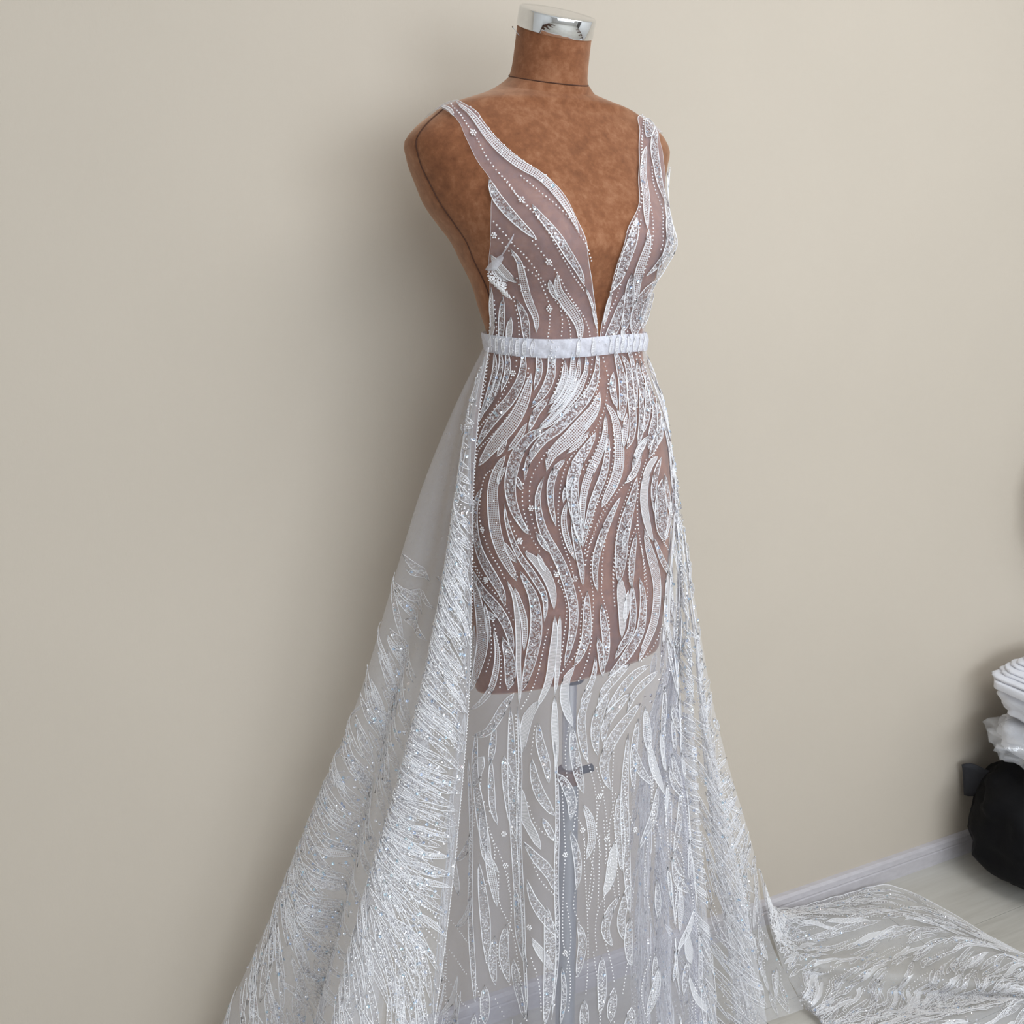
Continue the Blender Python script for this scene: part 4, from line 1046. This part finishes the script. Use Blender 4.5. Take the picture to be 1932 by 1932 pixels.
# --- bodice panels
R_OUT = [(-118, 1.470), (-104, 1.500), (-93, 1.516), (-86.2, 1.5183), (-78.9, 1.511), (-74.4, 1.5037), (-66.4, 1.4813), (-59.7, 1.4525), (-55.1, 1.4315), (-57.2, 1.3986),
         (-64.9, 1.3627), (-76.2, 1.3125), (-84.3, 1.2732), (-93.6, 1.2440)]
R_IN = [(-118, 1.483), (-104, 1.512), (-94, 1.526), (-86.6, 1.5288), (-73.9, 1.5176), (-64.0, 1.4985), (-53.3, 1.4771), (-41.8, 1.4572), (-30.1, 1.4392), (-22.6, 1.4192),
        (-19.5, 1.3865), (-17.4, 1.3504), (-12.5, 1.3131), (-7.1, 1.2775), (-5.6, 1.244)]
L_IN = [(112, 1.483), (98, 1.510), (86, 1.523), (73.9, 1.5251), (58.6, 1.5015), (42.8, 1.4668), (31.1, 1.4364), (22.4, 1.4101), (8.3, 1.3752), (3.1, 1.3349), (2.2, 1.2933), (-1.7, 1.2674), (-4.6, 1.244)]
L_OUT = [(112, 1.470), (98, 1.495), (86, 1.507), (76, 1.507), (64, 1.470), (64, 1.437), (66, 1.3954), (66, 1.3665), (70, 1.3376), (76, 1.3113), (84, 1.277), (90, 1.244)]
def bodice(name, e0, e1):
    a = curve_through(np.array(e0) * [1, 700], 90) / [1, 700]; b = curve_through(np.array(e1) * [1, 700], 90) / [1, 700]
    w = np.linspace(0, 1, 26)[None, :, None]
    q = a[:, None] * (1 - w) + b[:, None] * w
    P = BB.at(q[..., 0], q[..., 1]) + BB.normal(q[..., 0], q[..., 1]) * .001
    o = gown_part(name, P.reshape(-1, 3), grid_faces(90, 26), 'tulle_bodice')
    for e, nm, er in ((P[:, 0], 'armhole_edging', .00018), (P[:, -1], 'neckline_edging', .00045)):
        v, f = tube_vf(e, er, 4)
        put_child(link(nm, v, f, MAT['cord']), o)
    return o
br = bodice('bodice_panel', R_OUT, R_IN)
bl = bodice('bodice_panel', L_OUT, L_IN)
rows = [r for r in BODICE_LACE.strip().splitlines()]
def mean_angle(r): return np.mean([float(p.split(',')[0]) for p in r.split()[3:]])
for pan, sel in ((br, lambda r: mean_angle(r) < -3), (bl, lambda r: mean_angle(r) >= -3)):
    T = Trim(BB, pan, .0022)
    T.table('\n'.join(r for r in rows if sel(r)))
    inner = (R_IN if pan is br else L_IN)[3:-2]
    if pan is bl:
        T.string([(a + 1.0, z) for a, z in L_IN[3:]], .0062, .001)
        for k in range(12):          # dense small sprays at the side seam
            a = NR.uniform(58, 76); z = NR.uniform(1.25, 1.44)
            T.leaf('s', NR.uniform(.007, .012), .5, [(a - 5, z - .035), (a, z), (a + 2, z + .035)])
    else:
        T.string([(a - .4, z) for a, z in R_IN[4:9]], .0085, .0011)
        # a fold of the lace has been pinned up at the side: a heavily beaded tuck
        for _ in range(330):
            t, x = NR.rand(), NR.uniform(-1, 1)
            u = np.array([-69.5 + 7 * t + NR.normal(0, .6)]); vv = np.array([1.326 - .018 * t + .009 * x])
            p = BB.at(u, vv)[0]; nn = BB.normal(u, vv)[0]
            T.beads.append((p + nn * (.004 + .007 * (1 - x * x)), .0011))
    T.finish()
# the pinned tuck: two small crumpled tulle loops standing off the bodice
def tuck(pts, wid, lift):
    q = curve_through(pts, 14); t = np.linspace(0, 1, 14)
    P = BB.at(q[:, 0], q[:, 1]); N = BB.normal(q[:, 0], q[:, 1]); T = np.gradient(P, axis=0); T /= np.linalg.norm(T, axis=1, keepdims=True)
    B = np.cross(N, T); hw = wid * (.25 + np.sin(math.pi * t) ** .7)
    rowsP = [P + N * (.003 + lift * np.sin(math.pi * t)[:, None] * (1 - x * x) + .0012 * np.sin(9 * t + 3 * x)[:, None]) + B * (hw * x)[:, None] for x in np.linspace(-1, 1, 7)]
    return np.stack(rowsP, 1).reshape(-1, 3), grid_faces(14, 7)
for pts, wid, lift in (([(-73, 1.333), (-66, 1.339), (-59, 1.350)], .0042, .004), ([(-60, 1.350), (-55, 1.361), (-50, 1.374)], .0010, .0015)):
    v, f = tuck(pts, wid, lift)
    put_child(link('pinned_tuck', v, f, MAT['tulle_tuck']), br)

# --- waist belt of folded tulle
ph = np.radians(np.linspace(-180, 180, 181))
zz = np.linspace(-1, 1, 9)
P = []
for x in zz:
    z = 1.2395 + .0115 * x + .0016 * np.sin(ph * 3 + .6)
    base = body_pt(ph, z, .0062 + .0022 * (1 - x * x) + .0006 * np.sin(ph * 23 + 4 * x) + .0005 * np.sin(ph * 41))
    P.append(base)
P = np.stack(P, 1)
belt = gown_part('belt', P.reshape(-1, 3), grid_faces(181, 9), 'tulle_belt')
T = Trim(Grid(P, -180, 180, -1, 1), belt, .0008)
for k in range(16):
    a = [-88, -82, -76, -70, -66, -61, -56, -24, -12, 4, 10, 16, 22, 30, 38, 46][k]
    T.leaf('w' if k % 3 else 'g', .005, .5, [(a - 1, -1.0), (a, 0), (a + 1.5, 1.0)], n=6, beads=False, cr=.0005, sharp=.5)
for k in range(60):
    T.beads.append(((lambda u, v: T.s.at(u, v)[0] + T.s.normal(u, v)[0] * .001)(np.array([NR.choice([NR.uniform(-92, -56), NR.uniform(-46, -38), NR.uniform(-8, 50)])]), np.array([NR.uniform(-.9, .9)])), .0009))
T.finish()

# --- inner skirt
skirt = gown_part('skirt', SK.P.reshape(-1, 3), grid_faces(SK.nu, SK.nv), 'tulle_skirt')
T = Trim(SK, skirt, .0014)
T.table(SKIRT_LACE)
# the same embroidery carries on round the hips and below the traced front
def free_spot(pts, taken, dmin):
    return all((pts[0] - t[0]) ** 2 + ((pts[1] - t[1]) * 400) ** 2 > dmin ** 2 for t in taken)
taken = [(float(p.split(',')[0]), float(p.split(',')[1]) / 1000) for ln in SKIRT_LACE.strip().splitlines() for p in ln.split()[3:]]
for _ in range(900):
    if len(T.leaves) > 340: break
    a, z = NR.uniform(-110, 85), NR.uniform(.03, 1.2)
    if z > .74 and -85 < a < 40: continue
    if z < .74 and -42 < a < 12: continue
    if not free_spot((a, z), taken, 6): continue
    L = NR.uniform(.05, .10); sw = NR.uniform(-6, 6)
    pts = [(a - sw, z - L / 2), (a + sw * .4, z), (a + sw, z + L / 2)]
    if z - L / 2 < .02: continue
    T.leaf(NR.choice(['s', 's', 'g', 'w']), NR.uniform(.008, .014), NR.uniform(.4, .6), pts)
    taken += pts
for _ in range(60):
    a, z = NR.uniform(-100, 60), NR.uniform(.1, .7)
    T.string([(a, z - .05), (a + NR.uniform(-3, 3), z), (a + NR.uniform(-4, 4), z + .05)])
T.finish()

# --- overskirt panels
def rib_grid(ribs, nu, nv, names=None):
    R = np.stack([curve_through(r, nv) for r in ribs])           # (ribs, nv, 3)
    k = np.arange(len(R), dtype=float)
    P = smooth_table(np.linspace(0, len(R) - 1, nu), k, R)
    over = np.maximum(P[..., :2] @ WN - (WALL_D - .008), 0)         # the cloth lies against the wall, not in it
    P[..., :2] -= over[..., None] * WN
    return P
def flow_trim(T, seeds, ang_fn, len_fn, wid_fn, kinds, turn=3.0, ok=None, flat=True):
    """embroidered blades that follow a direction field on the panel; the angle is measured from straight up along the panel"""
    s = T.s; eu, ev = (s.u1 - s.u0), (s.v1 - s.v0)
    du = np.gradient(s.P, axis=0) * (s.nu - 1); dv = np.gradient(s.P, axis=1) * (s.nv - 1)
    AREA = np.linalg.norm(np.cross(du, dv), axis=-1)
    cap_a = np.percentile(AREA, 70)
    for u0, v0 in seeds:
        if NR.rand() > AREA[int((u0 - s.u0) / eu * (s.nu - 1)), int((v0 - s.v0) / ev * (s.nv - 1))] / cap_a * (1 if flat else 3): continue
        if ok and not ok(u0, v0): continue
        L = len_fn(u0, v0); steps = 7; ds = L / steps
        th = ang_fn(u0, v0); k = NR.normal(turn, 2.0)
        u, v = u0, v0; pts = [(u, v)]
        for _ in range(steps):
            h = 1e-3
            U = lambda a, b: s.at(np.array(a), np.array(b))
            ub, vb = min(u, s.u1 - h), min(v, s.v1 - h)
            Pu = (U(ub + h, vb) - U(ub, vb)) / h; Pv = (U(ub, vb + h) - U(ub, vb)) / h
            e1 = -Pv / max(np.linalg.norm(Pv), 1e-6)
            e2 = Pu - (Pu @ e1) * e1; l2 = np.linalg.norm(e2)
            if l2 < 1e-4: break
            e2 /= l2
            d = math.cos(th) * e1 + math.sin(th) * e2
            A = np.stack([Pu, Pv], 1); sol = np.linalg.lstsq(A, d * ds, rcond=None)[0]
            if abs(sol[0]) > .25: break
            u += sol[0]; v += sol[1]; th += k * ds
            if not (s.u0 <= u <= s.u1 and s.v0 <= v <= s.v1) or (T is not None and s is GL and abs(u - u0) > .24): break
            pts.append((u, v))
        if len(pts) >= 4:
            kd = NR.choice(list(kinds))
            if kd == 'b': T.string(pts, .0055)
            else: T.leaf(kd, wid_fn(u0, v0), NR.uniform(.4, .65), pts, sharp=.7, cr=.00055)
def jitter(nu, nv, u0, u1, v0, v1):
    out = []
    for i in range(nu):
        for j in range(nv):
            out.append((u0 + (u1 - u0) * (i + NR.rand()) / nu, v0 + (v1 - v0) * (j + NR.rand()) / nv))
    return out
def wave(u, v, a, b, c): return math.sin(a * u + b * v + c)

PL = rib_grid(LEFT_RIBS, 150, 110)
GL = Grid(PL, 0, 1, 0, 1)
left = gown_part('overskirt_panel', PL.reshape(-1, 3), grid_faces(150, 110), 'tulle_over')
T = Trim(GL, left, .0012)
# u: 0 front edge .. .22 first ridge .. .33 tucked .. .55 .. .78 outer silhouette .. 1 back
def edge_v(u):       # plain tulle near the waist on the outer folds
    return .03 if u < .25 else .05 + .70 * (u - .25)
def ang_l(u, v):
    base = math.radians(62 - 30 * v)
    return base + .45 * wave(u, v, 9, 14, .5) + NR.normal(0, .10)
flow_trim(T, jitter(9, 66, .0, .24, .02, .95), ang_l, lambda u, v: .035 + .05 * v + NR.uniform(0, .035), lambda u, v: NR.uniform(.006, .012), 'ssssssgb', 3, lambda u, v: v > edge_v(u), flat=False)
flow_trim(T, jitter(12, 46, .40, .72, .12, .97), ang_l, lambda u, v: NR.uniform(.06, .115), lambda u, v: NR.uniform(.007, .013), 'sssssg', 4, lambda u, v: v > edge_v(u) + abs(NR.normal(0, .05)) + (.05 if u > .6 else 0) and NR.rand() < .85)
for _ in range(900):
    u, v = (NR.uniform(0, .24), NR.uniform(.08, .8)) if NR.rand() < .45 else (NR.uniform(.42, .8), NR.uniform(.35, .9))
    if v < edge_v(u) + abs(NR.normal(0, .06)): continue
    T.sequin(GL.at(np.array(u), np.array(v)), GL.normal(np.array(u), np.array(v)) * (1 if GL.normal(np.array(u), np.array(v)) @ (CAM - GL.at(np.array(u), np.array(v))) > 0 else -1), .0021)
T.string([(.002, v) for v in np.linspace(.01, .8, 40)], .0042, .0011)
T.finish(True)
e, f = tube_vf(PL[0], .0005, 4); put_child(link('front_edging', e, f, MAT['cord']), left)

PR = rib_grid(RIGHT_RIBS, 150, 120)
GR = Grid(PR, 0, 1, 0, 1)
right = gown_part('overskirt_panel', PR.reshape(-1, 3), grid_faces(150, 120), 'tulle_over')
T = Trim(GR, right, .0012)
def ang_r(u, v): return (-math.radians(35) if u < .8 else math.radians(40)) + .5 * wave(u, v, 7, 11, 1.) + NR.normal(0, .10)
flow_trim(T, jitter(14, 46, .0, .42, .03, .97), lambda u, v: .2 * wave(u, v, 8, 12, 0) + NR.normal(0, .1), lambda u, v: NR.uniform(.05, .09), lambda u, v: NR.uniform(.005, .009), 'ssssgb', 0, lambda u, v: NR.rand() < .6 + .3 * v)
flow_trim(T, jitter(18, 56, .42, .99, .06, .98), ang_r, lambda u, v: NR.uniform(.05, .10), lambda u, v: NR.uniform(.005, .010), 'sssssgb', -3, lambda u, v: NR.rand() < .85)
flow_trim(T, jitter(5, 44, .84, .985, .25, .97), lambda u, v: NR.normal(math.pi, .22), lambda u, v: NR.uniform(.05, .09), lambda u, v: NR.uniform(.006, .011), 'sssssgbb', 0)
for _ in range(900):
    u, v = NR.uniform(0, 1), NR.uniform(.05, 1)
    p = GR.at(np.array(u), np.array(v)); nn = GR.normal(np.array(u), np.array(v))
    T.sequin(p, nn if nn @ (CAM - p) > 0 else -nn, .0021)
T.finish(True)

PT = np.stack([curve_through(r, 90) for r in TRAIN_ROWS])
PT = smooth_table(np.linspace(0, len(PT) - 1, 100), np.arange(len(PT), dtype=float), PT)
PT[..., 2] = np.maximum(PT[..., 2], .004) + .003 * np.abs(np.sin(PT[..., 0] * 60 + PT[..., 1] * 35))
GT = Grid(PT, 0, 1, 0, 1)
train = gown_part('train', PT.reshape(-1, 3), grid_faces(100, 90), 'tulle_over')
T = Trim(GT, train, .0015)
def ang_t(u, v): return math.radians(25) + .6 * wave(u, v, 9, 6, .3) + NR.normal(0, .15)
flow_trim(T, jitter(26, 34, .0, 1., .02, .98), ang_t, lambda u, v: NR.uniform(.06, .12), lambda u, v: NR.uniform(.005, .011), 'ssssswbb', 3)
for _ in range(350):
    u, v = NR.rand(), NR.rand()
    p = GT.at(np.array(u), np.array(v)); nn = GT.normal(np.array(u), np.array(v))
    T.sequin(p, nn if nn[2] > 0 else -nn, .0021)
T.finish(True)
e, f = tube_vf(PT[0], .0010, 4); put_child(link('hem_edging', e, f, MAT['cord']), train)

# ------------------------------------------------------------------ folded fabrics and black bag at the right
def lump(name, centre, half, m, seed, power=2.6, amp=.06, freq=7, nu=56, nv=36, crease=0., flat=None):
    """a soft bundle: superellipsoid along the room's axes with folds"""
    from mathutils import noise
    c = np.array(centre); U, Vv = [], []
    V = []
    for i in range(nv + 1):
        t = math.pi * i / nv
        for j in range(nu):
            p = 2 * math.pi * j / nu
            sg = lambda x, e: math.copysign(abs(x) ** e, x)
            e = 2 / power
            d = np.array([sg(math.sin(t), e) * sg(math.cos(p), e), sg(math.sin(t), e) * sg(math.sin(p), e), sg(math.cos(t), e)])
            q = Vector((d[0] * freq * half[0] * 4 + seed * 7.3, d[1] * freq * half[1] * 4, d[2] * freq * half[2] * 4))
            k = 1 + amp * (noise.noise(q) + .5 * noise.noise(q * 2.3) + .25 * noise.noise(q * 5.1)) + crease * math.sin(p * 5 + 6 * d[2] + seed)
            x, y, z = d[0] * half[0] * k, d[1] * half[1] * k, d[2] * half[2] * k
            w = room(x, y)
            V.append(c + np.array([w[0], w[1], z]))
    V = np.array(V)
    if flat is not None: V[:, 2] = np.maximum(V[:, 2], flat)
    F = [(i*nu + j, (i+1)*nu + j, (i+1)*nu + (j+1) % nu, i*nu + (j+1) % nu) for i in range(nv) for j in range(nu)]
    return link(name, V, F, MAT[m])
bag_c = np.array([*room(1.965, 1.275)[:2], .150])
def at_pile(ds, dn, z):
    p = bag_c + room(ds, dn); p[2] = z; return p
bag = lump('black_bag', bag_c, (.180, .135, .150), 'black_cloth', 3, 2.5, .10, 5, crease=.02, flat=.001)
tag(bag, 'bulging black fabric bag on the floor against the wall, white bundles on top', 'bag')
# loose sheer flap sticking out of the bag towards the dress
fl = []
for i in range(9):
    for j in range(7):
        a, b = i / 8, j / 6
        fl.append(bag_c + room(-.075 - .050 * a - .02 * (b - .5), .095 + .052 * a, .055 + .085 * (b - .5) * (1 - .2 * a) + .008 * math.sin(a * 5 + b * 4)))
o = link('bag_flap', fl, grid_faces(9, 7), MAT['black_sheer']); o.parent = bag
so = o.modifiers.new('thick', 'SOLIDIFY'); so.thickness = .003
# white bundles
b1 = lump('fabric_bundle', at_pile(.030, .0, .347), (.165, .11, .044), 'white_cloth', 5, 3.6, .14, 5)
tag(b1, 'white folded cloth in clear plastic, lowest of the pale pile on the black bag', 'fabric bundle', 'white bundles on the black bag')
film = lump('plastic_sleeve', at_pile(.004, -.005, .345), (.180, .122, .047), 'plastic', 9, 2.4, .20, 7)
film.parent = b1
b2 = lump('fabric_bundle', at_pile(.025, .0, .421), (.155, .105, .030), 'white_cloth', 8, 4.2, .12, 6)
tag(b2, 'puffy white folded cloth bundle, middle of the pale pile on the black bag', 'fabric bundle', 'white bundles on the black bag')
b3 = lump('lace_cloth', at_pile(.022, .0, .462), (.168, .115, .013), 'white_cloth', 12, 6., .05, 5)
tag(b3, 'folded white lace fabric with layered edges, topmost of the pale pile', 'folded fabric', 'white bundles on the black bag')
for k in range(6):          # the separate layers of the folded lace
    lay = lump('fold', at_pile(.022 + .009 * k + .004 * (k % 2), -.002 * k, .477 + .0066 * k), (.166 - .004 * k, .116 - .003 * k, .0042), 'white_cloth', 20 + k, 7., .05, 9, 64, 12)
    lay.parent = b3
# clear plastic garment cover hanging from a hook on the wall, only its edge in the picture
cover = lump('garment_cover', room(2.035, WALL_D - .075, .86), (.115, .06, .15), 'plastic', 31, 2.0, .14, 7, crease=.03)
tag(cover, 'crinkled clear plastic garment cover hung on the wall above the white bundles', 'garment cover')
hk = room(2.035, WALL_D, 1.06)
v, f = tube_vf([hk, hk + room(0, -.03), hk + room(0, -.06, -.01), hk + room(0, -.08, -.03), hk + room(0, -.085, -.07)], .003, 8)
h = link('hook', v, f, MAT['silver']); h.parent = cover
